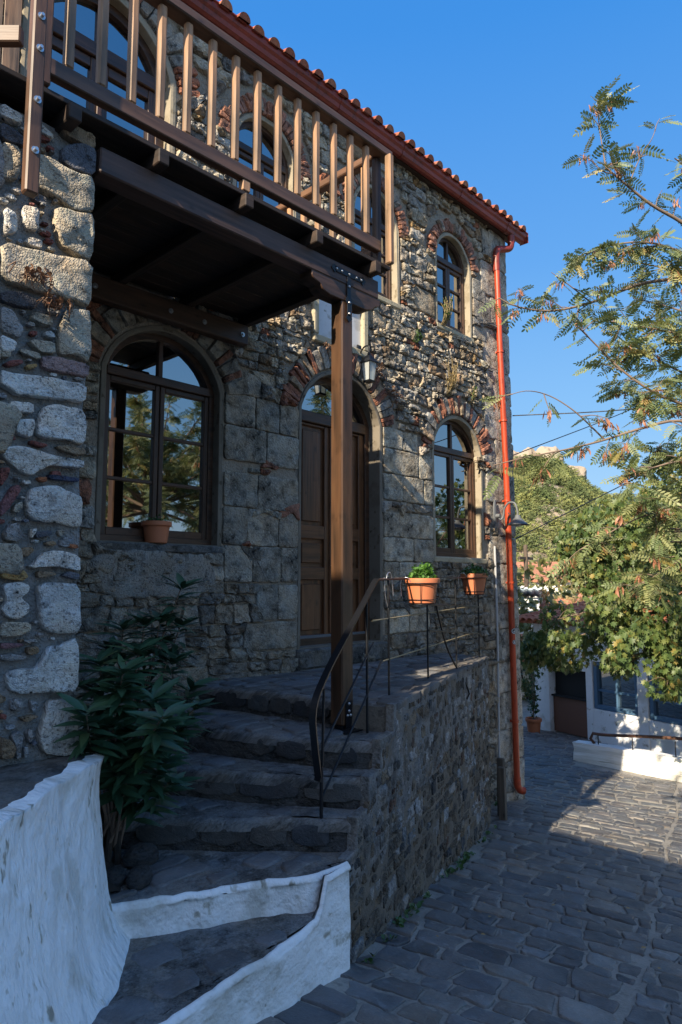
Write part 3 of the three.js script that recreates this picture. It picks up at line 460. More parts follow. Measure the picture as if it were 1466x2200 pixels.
// ------------------------------------------------------------------ timber balcony on its beam and post
{ const b = thing('timber_balcony', 'brown timber balcony with square balusters and plank deck on one tall post', 'balcony', [3.6, .57, 1.57]);
  const P = (n, g, m) => put(n, g, m, b), r = rng(21);
  for (let i = 0; i < 12; i++) { const z0 = .01 + i * .1405, z1 = z0 + .1393; P('deck_board', boxAt(.55 + (i % 2) * .02, 4.03 - (r() * .006), 4.062, 4.092 + r() * .003, z0, i === 11 ? 1.705 : z1, .004), M.woodDeck); }
  for (const x of [.85, 1.44, 1.96, 2.58, 3.21, 3.84]) P('joist', boxAt(x - .035, x + .035, 3.972, 4.06, .02, 1.735 + r() * .01, .006), M.woodDeck);
  P('front_beam', boxAt(1.63, 3.96, 3.822, 3.97, 1.5, 1.64, .008), M.woodBeam);
  { const lg = P('wall_ledger', boxAt(1.5, 3.85, 3.785, 3.97, .05, .15, .008), M.woodDark); for (const x of [2.35, 3.02, 3.36, 3.78]) put('bolt', merge([new THREE.CylinderGeometry(.022, .022, .006, 12).rotateX(Math.PI / 2).translate(x, 3.87, .153), new THREE.CylinderGeometry(.012, .012, .02, 6).rotateX(Math.PI / 2).translate(x, 3.87, .16)]), M.steel, lg); }
  // post, shaped corbel, iron strap and shoe
  const post = P('post', boxAt(3.55, 3.67, .6, 3.70, 1.51, 1.63, .01), M.woodPost);
  { const s = new THREE.Shape(); s.moveTo(3.24, 3.82); s.lineTo(3.98, 3.82); s.lineTo(3.98, 3.79); s.bezierCurveTo(3.97, 3.755, 3.93, 3.765, 3.91, 3.745); s.bezierCurveTo(3.88, 3.705, 3.84, 3.71, 3.81, 3.70); s.lineTo(3.42, 3.70); s.bezierCurveTo(3.39, 3.71, 3.35, 3.705, 3.33, 3.745); s.bezierCurveTo(3.31, 3.765, 3.26, 3.755, 3.24, 3.79); s.closePath();
    P('corbel', new THREE.ExtrudeGeometry(s, { depth: .118, bevelEnabled: true, bevelSize: .005, bevelThickness: .005, bevelSegments: 1 }).translate(0, 0, 1.511), M.woodDark); }
  { const z = 1.648, st = P('iron_strap', merge([boxAt(3.46, 3.76, 3.885, 3.925, z - .006, z, .002), boxAt(3.59, 3.63, 3.58, 3.884, z - .006, z, .002), new THREE.CylinderGeometry(.034, .034, .006, 4).rotateX(Math.PI / 2).translate(3.455, 3.905, z - .003), new THREE.CylinderGeometry(.034, .034, .006, 4).rotateX(Math.PI / 2).translate(3.765, 3.905, z - .003), new THREE.CylinderGeometry(.034, .034, .006, 4).rotateX(Math.PI / 2).translate(3.61, 3.565, z - .003), new THREE.CylinderGeometry(.036, .036, .006, 12).rotateX(Math.PI / 2).translate(3.61, 3.7, z - .0035)].map(g => g.index ? g.toNonIndexed() : g)), M.iron);
    for (const [x, y] of [[3.475, 3.905], [3.53, 3.905], [3.61, 3.905], [3.69, 3.905], [3.745, 3.905], [3.61, 3.81], [3.61, 3.685], [3.61, 3.6]]) put('bolt_head', new THREE.SphereGeometry(.0105, 8, 5, 0, 7, 0, Math.PI / 2).rotateX(Math.PI / 2).translate(x, y, z), M.steel, st);
    const sh = P('post_shoe', merge([boxAt(3.535, 3.685, .566, .578, 1.49, 1.66, .002), boxAt(3.58, 3.64, .579, .77, 1.6335, 1.641, .002), boxAt(3.56, 3.66, .579, .6, 1.52, 1.62, .002), boxAt(3.5, 3.74, .5665, .574, 1.63, 1.71, .002)]), M.iron);
    for (const [x, y] of [[3.61, .75], [3.61, .7], [3.595, .67], [3.625, .67]]) put('bolt_head', new THREE.SphereGeometry(.011, 8, 5, 0, 7, 0, Math.PI / 2).rotateX(Math.PI / 2).translate(x, y, 1.641), M.steel, sh); }
  // balustrade
  const bal = (x, z, y0 = 4.262, y1 = 4.985) => cbox(.05, y1 - y0, .05, .011).translate(x, (y0 + y1) / 2, z);
  for (let i = 0; i < 15; i++) { const x = 1.413 + i * .1805; if (x < 3.9) P('baluster', bal(x, 1.685), M.woodTan); }
  P('bottom_rail', boxAt(1.27, 3.905, 4.168, 4.26, 1.655, 1.715, .006), M.woodRail);
  P('top_rail', boxAt(1.2, 4.03, 4.986, 5.05, 1.63, 1.74, .008), M.woodRail);
  P('rail_block', boxAt(2.55, 2.61, 4.096, 4.166, 1.66, 1.71, .004), M.woodTan);
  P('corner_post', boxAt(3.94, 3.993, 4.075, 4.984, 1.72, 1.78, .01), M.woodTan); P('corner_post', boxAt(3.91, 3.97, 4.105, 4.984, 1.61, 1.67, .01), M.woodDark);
  for (let i = 0; i < 8; i++) P('end_baluster', bal(3.95, 1.5 - i * .18, 4.262, 4.985), M.woodTan);
  P('end_rail', boxAt(3.915, 3.985, 4.168, 4.26, .01, 1.60, .006), M.woodRail); P('end_rail', boxAt(3.905, 3.995, 4.986, 5.05, .01, 1.628, .008), M.woodRail);
  // hanging corner post bolted to the deck edge, its neighbour and the rail that turns back
  const hp = P('hanging_post', boxAt(1.186, 1.252, 3.455, 5.3, 1.742, 1.802, .008), M.woodRail);
  for (const y of [4.37, 4.2, 3.93, 3.67]) put('bolt', merge([new THREE.CylinderGeometry(.018, .018, .005, 12).rotateX(Math.PI / 2).translate(1.222, y, 1.8045), new THREE.CylinderGeometry(.009, .009, .022, 6).rotateX(Math.PI / 2).translate(1.222, y, 1.814)]), M.steel, hp);
  P('inner_post', boxAt(1.262, 1.318, 4.104, 5.3, 1.66, 1.716, .008), M.woodRail);
  P('return_rail', bar(V(1.18, 4.31, 1.68), V(.45, 4.31, .92), .05, .09, .006), M.woodRail); P('return_rail', bar(V(1.18, 5.0, 1.68), V(.45, 5.0, .92), .05, .09, .006), M.woodRail);
  for (let i = 0; i < 7; i++) P('screen_board', boxAt(.82 + i * .125, .938 + i * .125, 4.105, 6.3, .2, .225, .004), M.woodTan);
}

// ------------------------------------------------------------------ pier wall at the left, its stones traced as seen on its face
{ const pier = thing('stone_pier', 'tall pier of white and tan stones in grey mortar beneath the balcony, beside the oleander', 'wall', [1.1, .7, 1.2]);
  const Z = 1.6; // mortar face with an uneven surface
  const core = new THREE.BoxGeometry(1.6, 3.45, 1.58, 48, 96, 1).translate(.83, 2.32, .79), cp = core.attributes.position;
  for (let i = 0; i < cp.count; i++) { const x = cp.getX(i), y = cp.getY(i), z = cp.getZ(i); if (z > 1.5) cp.setZ(i, z + .03 * fbm3(x * 6, y * 6, 2, 4) - .006); if (x > 1.6) cp.setX(i, 1.618 + .014 * noise3(y * 3, z * 3, 8)); if (y > 4) cp.setY(i, 4.0 + .03 * noise3(x * 3, z * 3, 1)); }
  { const uv = core.attributes.uv; for (let i = 0; i < uv.count; i++) uv.setXY(i, cp.getX(i) + cp.getZ(i), cp.getY(i)); } core.computeVertexNormals();
  put('mortar_core', core, M.pierMortar, pier);
  const fr = plane(V(0, 0, Z), V(1, 0, 0), V(0, 1, 0)), st = new Stones(fr, M.granite, 'pier_stone', 'small_pier_stones');
  const W = [.62, .60, .56], TN = [.46, .40, .31], GR = [.33, .32, .31], BR = [.30, .21, .13], OC = [.42, .28, .12], RD = [.26, .09, .07], OR = [.44, .17, .08], DK = [.11, .105, .115], PK = [.34, .24, .23], SL = [.15, .155, .18];
  let seed = 900;
  const set = (sc, ox, oy, list) => { for (const [tint, h, ...n] of list) { const poly = []; for (let i = 0; i < n.length; i += 2) { const p = onZ(ox + n[i] / sc, oy + n[i + 1] / sc, Z); poly.push([p.x, p.y]); }
    const big = Math.abs(area2(poly)) > .02; st.add(poly, { h: h * .55, rough: big ? .75 : .6, seg: big ? .035 : .03, jit: big ? .02 : .03, cut: .16, tint: vary(tint, rng(seed), .1), freq: big ? 3.5 : 2, tilt: .05, rings: [[1, -.03], [.995, .45], [.972, .88], [.86, 1], [.62, 1.02], [.32, 1.03]] }, seed++); } };
  set(3.667, 0, 200, [[W, .04, 0, 85, 170, 180, 170, 250, 0, 190], [W, .035, 275, 230, 415, 330, 410, 375, 280, 300], [BR, .04, 480, 270, 560, 250, 740, 345, 750, 440, 690, 440, 490, 330], [SL, .035, 490, 420, 640, 400, 750, 460, 742, 660, 560, 610, 480, 540],
    [TN, .05, 0, 390, 150, 440, 150, 640, 120, 700, 0, 680], [TN, .045, 255, 470, 400, 520, 560, 620, 742, 680, 740, 940, 600, 940, 430, 830, 250, 720], [TN, .05, 430, 900, 600, 950, 735, 955, 725, 1320, 600, 1290, 460, 1190, 420, 1000], [W, .05, 170, 880, 290, 930, 290, 1100, 190, 1070], [W, .04, 30, 900, 130, 960, 130, 1110, 20, 1130],
    [TN, .055, 0, 1170, 330, 1260, 720, 1335, 712, 1685, 560, 1640, 330, 1580, 0, 1490], [DK, .04, 0, 1560, 200, 1580, 300, 1650, 280, 1700, 150, 1690, 0, 1640], [OR, .03, 365, 1635, 490, 1680, 485, 1705, 355, 1665], [GR, .03, 365, 1690, 470, 1720, 470, 1750, 375, 1730], [TN, .035, 250, 1725, 400, 1770, 410, 1840, 330, 1830, 245, 1780], [TN, .05, 500, 1720, 600, 1700, 708, 1725, 702, 2135, 590, 2070, 460, 2060, 450, 1900], [GR, .03, 0, 1680, 100, 1720, 190, 1870, 150, 1930, 0, 1880], [W, .03, 0, 1900, 130, 1960, 110, 2040, 0, 2040], [TN, .03, 215, 1940, 430, 1960, 435, 2060, 300, 2040], [DK, .03, 0, 235, 100, 290, 240, 400, 180, 420, 0, 360]]);
  set(4.4, 0, 700, [[TN, .03, 190, 215, 360, 260, 385, 320, 330, 315, 190, 255], [TN, .03, 0, 235, 95, 240, 95, 300, 0, 300], [RD, .025, 35, 360, 90, 330, 215, 320, 215, 360, 90, 390], [OC, .025, 250, 370, 340, 360, 350, 390, 280, 410, 245, 395], [PK, .035, 380, 300, 450, 285, 842, 370, 832, 490, 640, 460, 390, 410],
    [W, .035, 0, 420, 60, 440, 340, 470, 815, 560, 810, 725, 600, 700, 340, 670, 150, 655, 90, 600, 0, 560], [W, .025, 90, 710, 310, 730, 320, 830, 180, 820, 90, 780], [GR, .02, 60, 815, 190, 830, 190, 880, 80, 870], [W, .03, 145, 885, 320, 880, 325, 945, 295, 1060, 145, 1020], [W, .035, 420, 760, 520, 740, 807, 800, 806, 1130, 640, 1085, 400, 1060, 350, 1020, 370, 860],
    [OC, .025, 0, 930, 60, 915, 135, 950, 120, 990, 0, 990], [RD, .025, 0, 1040, 130, 1040, 150, 1085, 0, 1075], [RD, .025, 285, 1080, 435, 1120, 440, 1145, 380, 1150, 285, 1115], [BR, .025, 530, 1135, 640, 1130, 804, 1170, 803, 1225, 700, 1220, 560, 1170], [W, .035, 0, 1150, 180, 1135, 350, 1170, 460, 1220, 785, 1270, 783, 1355, 560, 1325, 465, 1320, 320, 1400, 280, 1420, 190, 1390, 100, 1310, 0, 1210],
    [RD, .02, 0, 1340, 90, 1340, 80, 1420, 0, 1530], [[.22, .1, .1], .02, 0, 1700, 110, 1520, 170, 1500, 205, 1540, 60, 1760, 0, 1810], [OR, .02, 350, 1430, 440, 1430, 440, 1475, 370, 1470], [[.06, .07, .12], .015, 460, 1400, 750, 1440, 748, 1475, 470, 1450], [W, .04, 280, 1560, 330, 1520, 560, 1510, 640, 1560, 772, 1630, 764, 1900, 690, 1905, 560, 1870, 330, 1850, 260, 1790, 245, 1680],
    [TN, .025, 140, 1690, 205, 1660, 210, 1720, 175, 1765, 120, 1760], [GR, .03, 30, 1960, 100, 1870, 180, 1860, 190, 1950, 235, 1990, 170, 2040, 60, 2030], [DK, .02, 330, 1950, 480, 1930, 490, 1980, 340, 2010], [W, .02, 290, 1920, 345, 1915, 335, 1960, 295, 2015], [TN, .02, 545, 1930, 620, 1940, 560, 2000], [BR, .03, 160, 2100, 300, 2085, 320, 2130, 240, 2190, 150, 2160], [OR, .02, 640, 2060, 735, 2070, 735, 2105, 660, 2100]]);
  set(4.314, 0, 1150, [[OC, .035, 0, 230, 100, 250, 220, 330, 265, 385, 200, 425, 0, 400], [W, .03, 250, 290, 330, 240, 420, 150, 560, 140, 742, 190, 740, 340, 640, 310, 500, 290, 300, 305], [BR, .02, 340, 330, 500, 340, 530, 370, 350, 400], [SL, .02, 570, 370, 640, 330, 735, 360, 730, 410, 620, 395], [W, .03, 20, 450, 180, 430, 275, 470, 265, 520, 190, 570, 230, 620, 270, 640, 265, 720, 170, 780, 70, 770, 10, 690, 60, 600], [TN, .025, 0, 830, 60, 800, 280, 810, 285, 880, 180, 935, 0, 945],
    [W, .04, 340, 480, 440, 430, 735, 450, 738, 905, 500, 915, 380, 860, 360, 740, 370, 640], [[.2, .1, .1], .02, 0, 1000, 210, 1000, 215, 1030, 0, 1055], [GR, .02, 210, 980, 340, 960, 340, 990, 270, 1005], [BR, .03, 250, 1040, 350, 1030, 350, 1090, 280, 1115, 245, 1090], [GR, .02, 0, 1110, 100, 1095, 245, 1120, 230, 1150, 100, 1165, 0, 1150], [W, .035, 400, 1110, 440, 1040, 560, 1010, 728, 945, 722, 1460, 500, 1450, 190, 1475, 80, 1430, 50, 1330, 100, 1245, 340, 1230],
    [GR, .03, 95, 1520, 190, 1510, 210, 1560, 190, 1630, 85, 1620], [GR, .025, 275, 1530, 345, 1545, 340, 1620, 290, 1630], [BR, .025, 175, 1690, 330, 1660, 350, 1680, 230, 1735], [RD, .02, 0, 1650, 60, 1660, 50, 1710, 0, 1700], [W, .035, 440, 1540, 560, 1510, 725, 1540, 720, 2020, 560, 2050, 400, 2020, 355, 1880, 370, 1780, 410, 1680], [GR, .025, 100, 1860, 170, 1810, 220, 1850, 190, 1950, 200, 2050, 150, 2080, 140, 1950], [GR, .02, 245, 1830, 290, 1790, 305, 1880, 270, 1930], [BR, .03, 0, 1870, 90, 1890, 150, 1960, 120, 2060, 0, 2080], [GR, .02, 215, 1960, 260, 1960, 260, 2060, 220, 2060]]);
  courses(.06, 1.02, .8, 3.9, [.12, .3], [.15, .42], .022, 61, (q, r) => st.add(q, { h: .035, rough: .5, jit: .05, cut: .2, tint: vary([W, TN, GR, TN, W][Math.floor(r() * 5)], r), freq: 2.5 }, seed++, 'pier_stone'));
  { // small filler stones pressed into the mortar between the big ones
    const r = rng(812), polys = st.list.map(s => s.poly), inP = (p, x, y) => { let c = false; for (let i = 0, j = p.length - 1; i < p.length; j = i++) if ((p[i][1] > y) !== (p[j][1] > y) && x < (p[j][0] - p[i][0]) * (y - p[i][1]) / (p[j][1] - p[i][1]) + p[i][0]) c = !c; return c; };
    for (let k = 0; k < 2600; k++) { const x = lerp(1.05, 1.6, r()), y = lerp(.8, 3.95, r()), w = lerp(.012, .045, r()), h = w * lerp(.4, .8, r()); let ok = x + w < 1.6; for (const p of polys) { if (!ok) break; for (const [a, b] of [[0, 0], [-1.3, -1.4], [1.3, -1.4], [1.3, 1.4], [-1.3, 1.4], [0, 1.5], [0, -1.5], [1.4, 0], [-1.4, 0]]) if (inP(p, x + a * w, y + b * h)) { ok = false; break; } }
      if (!ok) continue; const poly = [[x - w, y - h * .5], [x - w * .3, y - h], [x + w, y - h * .6], [x + w * .9, y + h * .7], [x, y + h], [x - w * .8, y + h * .6]]; polys.push(poly); const v = r(); st.add(poly, { h: lerp(.006, .016, r()), rough: .7, jit: .08, cut: .2, tint: vary(v < .3 ? GR : v < .55 ? BR : v < .7 ? W : v < .8 ? RD : v < .9 ? SL : TN, r, .2), freq: 2, tilt: .1, flat: true }, seed++, 'pier_pebble'); } }
  st.build(pier, 300);
}

// ------------------------------------------------------------------ whitewashed parapet at the foot of the pier
{ const w = thing('whitewashed_parapet', 'rough whitewashed low wall with a grey cement top, in front of the stone pier', 'wall', [1.2, -.3, 2.2]);
  const top = [[-1.6, 2.5], [-.6, 2.42], [.2, 2.36], [.75, 2.31], [1.0, 2.25], [1.13, 2.16], [1.34, 1.97], [1.6, 1.77], [1.70, 1.66], [1.71, 1.4], [1.71, .95]], bot = [[-1.6, 2.95], [-.6, 2.86], [.2, 2.8], [.8, 2.74], [1.1, 2.66], [1.3, 2.5], [1.54, 2.26], [1.72, 1.98], [1.85, 1.76], [1.87, 1.45], [1.87, .95]];
  const cv = (l) => new THREE.CatmullRomCurve3(l.map(p => V(p[0], 0, p[1])), false, 'catmullrom', .3), ct = cv(top), cb = cv(bot), NU = 260, NV = 90, pos = [], idx = [], uv = [], lipRow = [], lipUv = [];
  const topY = (x, z) => .725 + .012 * noise3(x * 3, z * 3, 5) - .01 * smooth(1.3, .7, x);
  for (let j = 0; j <= NV; j++) for (let i = 0; i <= NU; i++) { const u = i / NU, v = j / NV, a = ct.getPoint(u), b = cb.getPoint(u), f = v + .10 * v * v * (v - 1) * 2, lip = .05 * Math.exp(-v * 11), foot = .13 * Math.pow(smooth(.45, .92, v), 2) * smooth(.45, .7, u);
    const x = lerp(a.x, b.x, f), z = lerp(a.z, b.z, f), y0 = topY(a.x, a.z) + .008 * noise3(u * 40, 0, 3), y = lerp(y0, -.45, v), tx = ct.getTangent(u), nx = -tx.z, nz = tx.x, n = .024 * fbm3(x * 4.2, y * 4.2, z * 4.2, 3) + .008 * fbm3(x * 11 + 5, y * 13, z * 11, 3) - lip - foot;
    pos.push(x - nx * n, y + foot * .3, z - nz * n); uv.push(u * 5, v * 1.2); }
  for (let i = 0; i <= NU; i++) { const k = i * 3, u = i / NU, tx = ct.getTangent(u), inn = .07 + .06 * fbm3(u * 34, 3, 1, 3); lipRow.push(pos[k] + tx.z * inn, pos[k + 1] + .012, pos[k + 2] - tx.x * inn); lipUv.push(u * 5, -.06); }
  for (let j = 0; j < NV; j++) for (let i = 0; i < NU; i++) { const a = j * (NU + 1) + i, b = a + 1, c = a + NU + 1, d = c + 1; idx.push(a, c, b, b, c, d); }
  const first = pos.length / 3; for (let i = 0; i < NU; i++) idx.push(first + i, i, first + i + 1, first + i + 1, i, i + 1); pos.push(...lipRow); uv.push(...lipUv);
  const g = new THREE.BufferGeometry(); g.setAttribute('position', new THREE.Float32BufferAttribute(pos, 3)); g.setAttribute('uv', new THREE.Float32BufferAttribute(uv, 2)); g.setIndex(idx); g.computeVertexNormals();
  put('whitewashed_face', g, M.lime, w);
  // cement top with a ragged edge
  const N = 80, tp = [], ti = [], tu = []; const rows = 7;
  for (let k = 0; k <= rows; k++) for (let i = 0; i <= N; i++) { const u = i / N, a = ct.getPoint(u), tx = ct.getTangent(u), s = k / rows, off = k === 0 ? .0 + .03 * Math.max(0, noise3(u * 45, 1, 1)) : .03 + s * .55, x = Math.min(a.x - (-tx.z) * -off * 1, a.x + .02), z = a.z - tx.x * -off * -1; const X = a.x + tx.z * off, Zz = a.z - tx.x * off;
    tp.push(X, topY(X, Zz) + (k === 0 ? -.004 : .008) + .01 * noise3(X * 9, Zz * 9, 2), Zz); tu.push(X, Zz); }
  for (let k = 0; k < rows; k++) for (let i = 0; i < N; i++) { const a = k * (N + 1) + i, b = a + 1, c = a + N + 1, d = c + 1; ti.push(a, b, c, b, d, c); }
  const t = new THREE.BufferGeometry(); t.setAttribute('position', new THREE.Float32BufferAttribute(tp, 3)); t.setAttribute('uv', new THREE.Float32BufferAttribute(tu, 2)); t.setIndex(ti); t.computeVertexNormals();
  put('cement_top', t, M.concrete, w);
}

// ------------------------------------------------------------------ stone stair and landing
const wallZ = (x) => 2.23 - .38 * (x - 2.95);
const noses = [ // from the lowest step up: [tread height, nose polyline from the left end to the wall end]
  [-.155, [[1.05, 2.62], [1.32, 2.545], [1.63, 2.475], [1.97, 2.42], [2.32, 2.375], [2.62, 2.305], [2.72, 2.285], [2.95, 2.25]]],
  [.025, [[1.72, 1.70], [1.86, 1.77], [2.06, 1.875], [2.28, 1.975], [2.52, 2.10], [2.68, 2.215], [2.78, 2.237], [2.95, 2.243]]],
  [.205, [[1.7, .55], [2.0, 1.0], [2.27, 1.25], [2.52, 1.55], [2.8, 1.83], [3.1, 2.165]]],
  [.385, [[2.2, .05], [2.45, .6], [2.63, 1.02], [2.8, 1.35], [2.99, 1.63], [3.14, 1.87], [3.3, 2.09]]],
  [.565, [[2.75, -.0], [2.86, .35], [2.97, .7], [3.08, 1.1], [3.18, 1.41], [3.33, 1.75], [3.5, 2.015]]],
  [.745, [[3.42, -.0], [3.46, .3], [3.5, .55], [3.58, .91], [3.65, 1.3], [3.7, 1.6], [3.76, 1.925]]],
];
{ const s = thing('stone_stair', 'worn dark stone stair climbing to the landing at the front door, its lowest risers whitewashed', 'stairs', [3.4, -.4, 1.2]);
  const curve = (l) => new THREE.CatmullRomCurve3(l.map(p => V(p[0], 0, p[1])), false, 'catmullrom', .4), N = 44;
  const line = (k) => k < noses.length ? curve(noses[k][1]).getSpacedPoints(N) : [];
  const surf = (rows, uvs) => { const p = [], id = [], uv = []; rows.forEach((row, j) => row.forEach((q, i) => { p.push(q.x, q.y, q.z); uv.push(uvs ? i / N * 1.6 : q.x, uvs ? q.y * 1.0 : q.z - q.y); })); const n = rows[0].length; for (let j = 0; j < rows.length - 1; j++) for (let i = 0; i < n - 1; i++) { const a = j * n + i; id.push(a, a + n, a + 1, a + 1, a + n, a + n + 1); } const g = new THREE.BufferGeometry(); g.setAttribute('position', new THREE.Float32BufferAttribute(p, 3)); g.setAttribute('uv', new THREE.Float32BufferAttribute(uv, 2)); g.setIndex(id); g.computeVertexNormals(); return g; };
  const lines = noses.map((_, k) => line(k));
  for (let k = 0; k < noses.length; k++) {
    const y = noses[k][0], L = lines[k], back = k + 1 < noses.length ? lines[k + 1] : null, white = k < 2, low = k === 0 ? -.75 : noses[k - 1][0] - .03, step = sub(k === 5 ? 'landing' : 'step', s);
    const yAt = (p) => k === 0 ? y + .183 * smooth(2.67, 2.73, p.x) : y; const wob = (p) => .008 * noise3(p.x * 4, p.z * 4, k) + .004 * noise3(p.x * 14, p.z * 14, k);
    const dirAt = (i) => { const a = L[Math.max(0, i - 1)], b = L[Math.min(N, i + 1)], t = b.clone().sub(a).normalize(); return V(-t.z, 0, t.x).multiplyScalar(1); };  // outward (downhill)
    const inward = (p, i, d) => { const n = dirAt(i); return V(p.x + n.x * d, p.y, p.z + n.z * d); };
    const sgn = k === 0 ? 1 : 1;
    const rowsT = []; 
    if (back) { for (const t of [0, .15, .3, .45, .6, .75, .88]) rowsT.push(L.map((p, i) => { const q = back[i].clone().lerp(p, t); q.y = y; q.y += wob(q); return q; })); }
    else { for (const t of [0, .1, .2, .3, .4, .5, .6, .7, .8, .9, .97]) rowsT.push(L.map((p, i) => { const end = V(lerp(7.0, 6.96, i / N), 0, lerp(.0, .74, i / N)), q = end.lerp(p, t); q.y = y; q.y += wob(q) * .7; return q; })); }
    const near = (D, dy) => L.map((p, i) => { let d = D; const n = dirAt(i), wid = back ? clamp((back[i].distanceTo(L[i]) - .02) / .2, .02, 1) : 1, e = (.012 * noise3(i * .5, k * 3, 1) + .006 * noise3(i * 1.7, k, 4)) * wid; if (d < 0) d *= wid; return V(p.x + n.x * (d + e), yAt(p) + dy + wob(p), p.z + n.z * (d + e)); });
    rowsT.push(near(-.05, 0), near(-.02, -.003), near(-.004, -.012), near(.002, -.03));
    if (!white) rowsT.push(near(0, -.07)); 
    const tread = put('tread', surf(rowsT), M.step, step);
    const ris = []; if (white) { ris.push(near(-.022, -.006), near(-.010, .002), near(.0, .001), near(.009, -.006), near(.015, -.016), near(.018, -.03)); } const H = y - .03 - low, nr = 7;
    for (let j = 0; j <= nr; j++) { const t = j / nr; ris.push(L.map((p, i) => { const n = dirAt(i), e = (white ? .03 : .014) * fbm3(i * .22, t * 1.5, k * 5 + 2, 4) + .012 * noise3(i * .5, k * 3, 1) * (1 - t) - (white ? .004 : .012) + (white && t > .8 ? .02 * (t - .8) : 0), ly = 0, lw = k === 0 ? groundY(p.x) - .12 : k === 1 ? lerp(low, groundY(p.x) - .12, smooth(2.58, 2.66, p.x)) : low; return V(p.x + n.x * (e + (white ? .013 : 0)), lerp(yAt(p) - .03 + ly, lw, t), p.z + n.z * (e + (white ? .013 : 0))); })); }
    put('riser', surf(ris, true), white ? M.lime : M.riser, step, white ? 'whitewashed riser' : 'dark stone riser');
    // flagstones set into the tread
    const fl = new Stones(new THREE.Matrix4().makeBasis(V(1, 0, 0), V(0, 0, -1), V(0, 1, 0)).setPosition(0, y + .0, 0), M.slate, 'flagstone', 'small_flagstones');
    const poly = k === 5 ? [...L.map(p => [p.x, p.z]), [6.9, .74], [6.95, .03]] : [...L.map(p => [p.x, p.z]), ...back.slice().reverse().map(p => [p.x, p.z])];
    const inside = (x, z) => { let c = false; for (let i = 0, j = poly.length - 1; i < poly.length; j = i++) if ((poly[i][1] > z) !== (poly[j][1] > z) && x < (poly[j][0] - poly[i][0]) * (z - poly[i][1]) / (poly[j][1] - poly[i][1]) + poly[i][0]) c = !c; return c; };
    let sd = 3000 + k * 200; courses(1.0, 7.0, -2.9, .1, [.18, .36], [.24, .5], .022, 310 + k, (q, r) => { const c = centroid(q); if (!q.every(p => inside(p[0], -p[1])) ) { const q2 = q.map(p => [lerp(c[0], p[0], .62), lerp(c[1], p[1], .62)]); if (!q2.every(p => inside(p[0], -p[1]))) return; q = q2; }
      fl.add(q, { h: .011, rough: .35, jit: .06, cut: .22, tint: vary([.17, .172, .18], r, .25), freq: 2, tilt: .01, rings: [[1, -.012], [.97, .7], [.8, 1], [.4, 1]] }, sd++); });
    fl.build(step, 60);
    // dark blocks showing in the unpainted risers
    if (!white) { const r = rng(400 + k); let i = 6; while (i < N - 4) { const n = 4 + Math.floor(r() * 5), a = L[i], b = L[Math.min(N, i + n)], dx = V(b.x - a.x, 0, b.z - a.z), len = dx.length(); const out = dirAt(i + 2), m = plane(V(a.x + out.x * -.004, y - .17, a.z + out.z * -.004), dx, V(0, 1, 0));
        if (r() < .75) put('riser_stone', stoneGeo([[.01, .02 + r() * .04], [len * .5, .015], [len - .01, .02 + r() * .05], [len - .015, .13], [len * .5, .142], [.015, .128]], { h: .009, rough: .7, seg: .04, jit: .07, cut: .16, tint: vary(r() < .4 ? [.05, .052, .057] : [.095, .092, .088], r, .25), freq: 3, tilt: .06, rings: [[1, -.02], [.99, .5], [.96, .92], [.6, 1]] }, 5000 + k * 50 + i).applyMatrix4(m), M.slate, step); i += n; } }
  }
  // side wall below the stair and landing: rubble in dark mortar with lime stains
  const A = V(2.95, 0, 2.23), B = V(6.95, 0, wallZ(6.95)), ux = B.clone().sub(A), LEN = ux.length(); ux.normalize();
  const topAt = (d) => { const x = A.x + ux.x * d; return x < 3.1 ? .02 : x < 3.3 ? .2 : x < 3.5 ? .38 : x < 3.76 ? .56 : .74; };
  const up = [[0, -.75]]; for (let i = 0; i <= 30; i++) { const d = LEN * i / 30; up.push([d, groundY(A.x + ux.x * d) - .25]); }
  const prof = [[LEN, .735], ...[3.765, 3.505, 3.305, 3.105, 2.955].flatMap((x, i) => { const d = (x - A.x) / ux.x, hs = [.735, .555, .375, .195, .015]; return i < 4 ? [[d, hs[i]], [d - .004, hs[i + 1]]] : [[d, hs[4]]]; })];
  const sh = new THREE.Shape([...up.map(p => new THREE.Vector2(...p)), ...prof.map(p => new THREE.Vector2(...p))]);
  const fm = plane(V(A.x, 0, A.z), ux, V(0, 1, 0));
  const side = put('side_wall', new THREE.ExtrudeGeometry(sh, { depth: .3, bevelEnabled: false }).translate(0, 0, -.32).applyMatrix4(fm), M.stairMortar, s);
  { const q = prof.map(([a, b], i) => [a - (i > 0 && i < prof.length ? .012 : 0), b + .022]), s2 = new THREE.Shape([[0, -.2], [LEN, .4], ...q.map(p => [Math.max(p[0], 0), p[1]])].map(p => new THREE.Vector2(...p)));
    const g = new THREE.ExtrudeGeometry(s2, { depth: .05, bevelEnabled: true, bevelSize: .004, bevelThickness: .006, bevelSegments: 1 }).translate(0, 0, -.05); put('step_edging', g.applyMatrix4(fm), M.step, s); }
  put('end_wall', boxAt(6.6, 6.94, -1.4, .735, .01, .62, .02), M.stairMortar, s);
  { // mortar smeared over and between the stones
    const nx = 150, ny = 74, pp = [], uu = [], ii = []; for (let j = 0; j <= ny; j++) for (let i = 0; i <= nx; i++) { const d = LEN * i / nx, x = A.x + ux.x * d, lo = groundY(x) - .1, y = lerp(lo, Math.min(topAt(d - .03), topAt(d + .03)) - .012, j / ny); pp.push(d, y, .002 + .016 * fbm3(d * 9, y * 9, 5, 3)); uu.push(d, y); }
    for (let j = 0; j < ny; j++) for (let i = 0; i < nx; i++) { const a = j * (nx + 1) + i; ii.push(a, a + 1, a + nx + 2, a, a + nx + 2, a + nx + 1); }
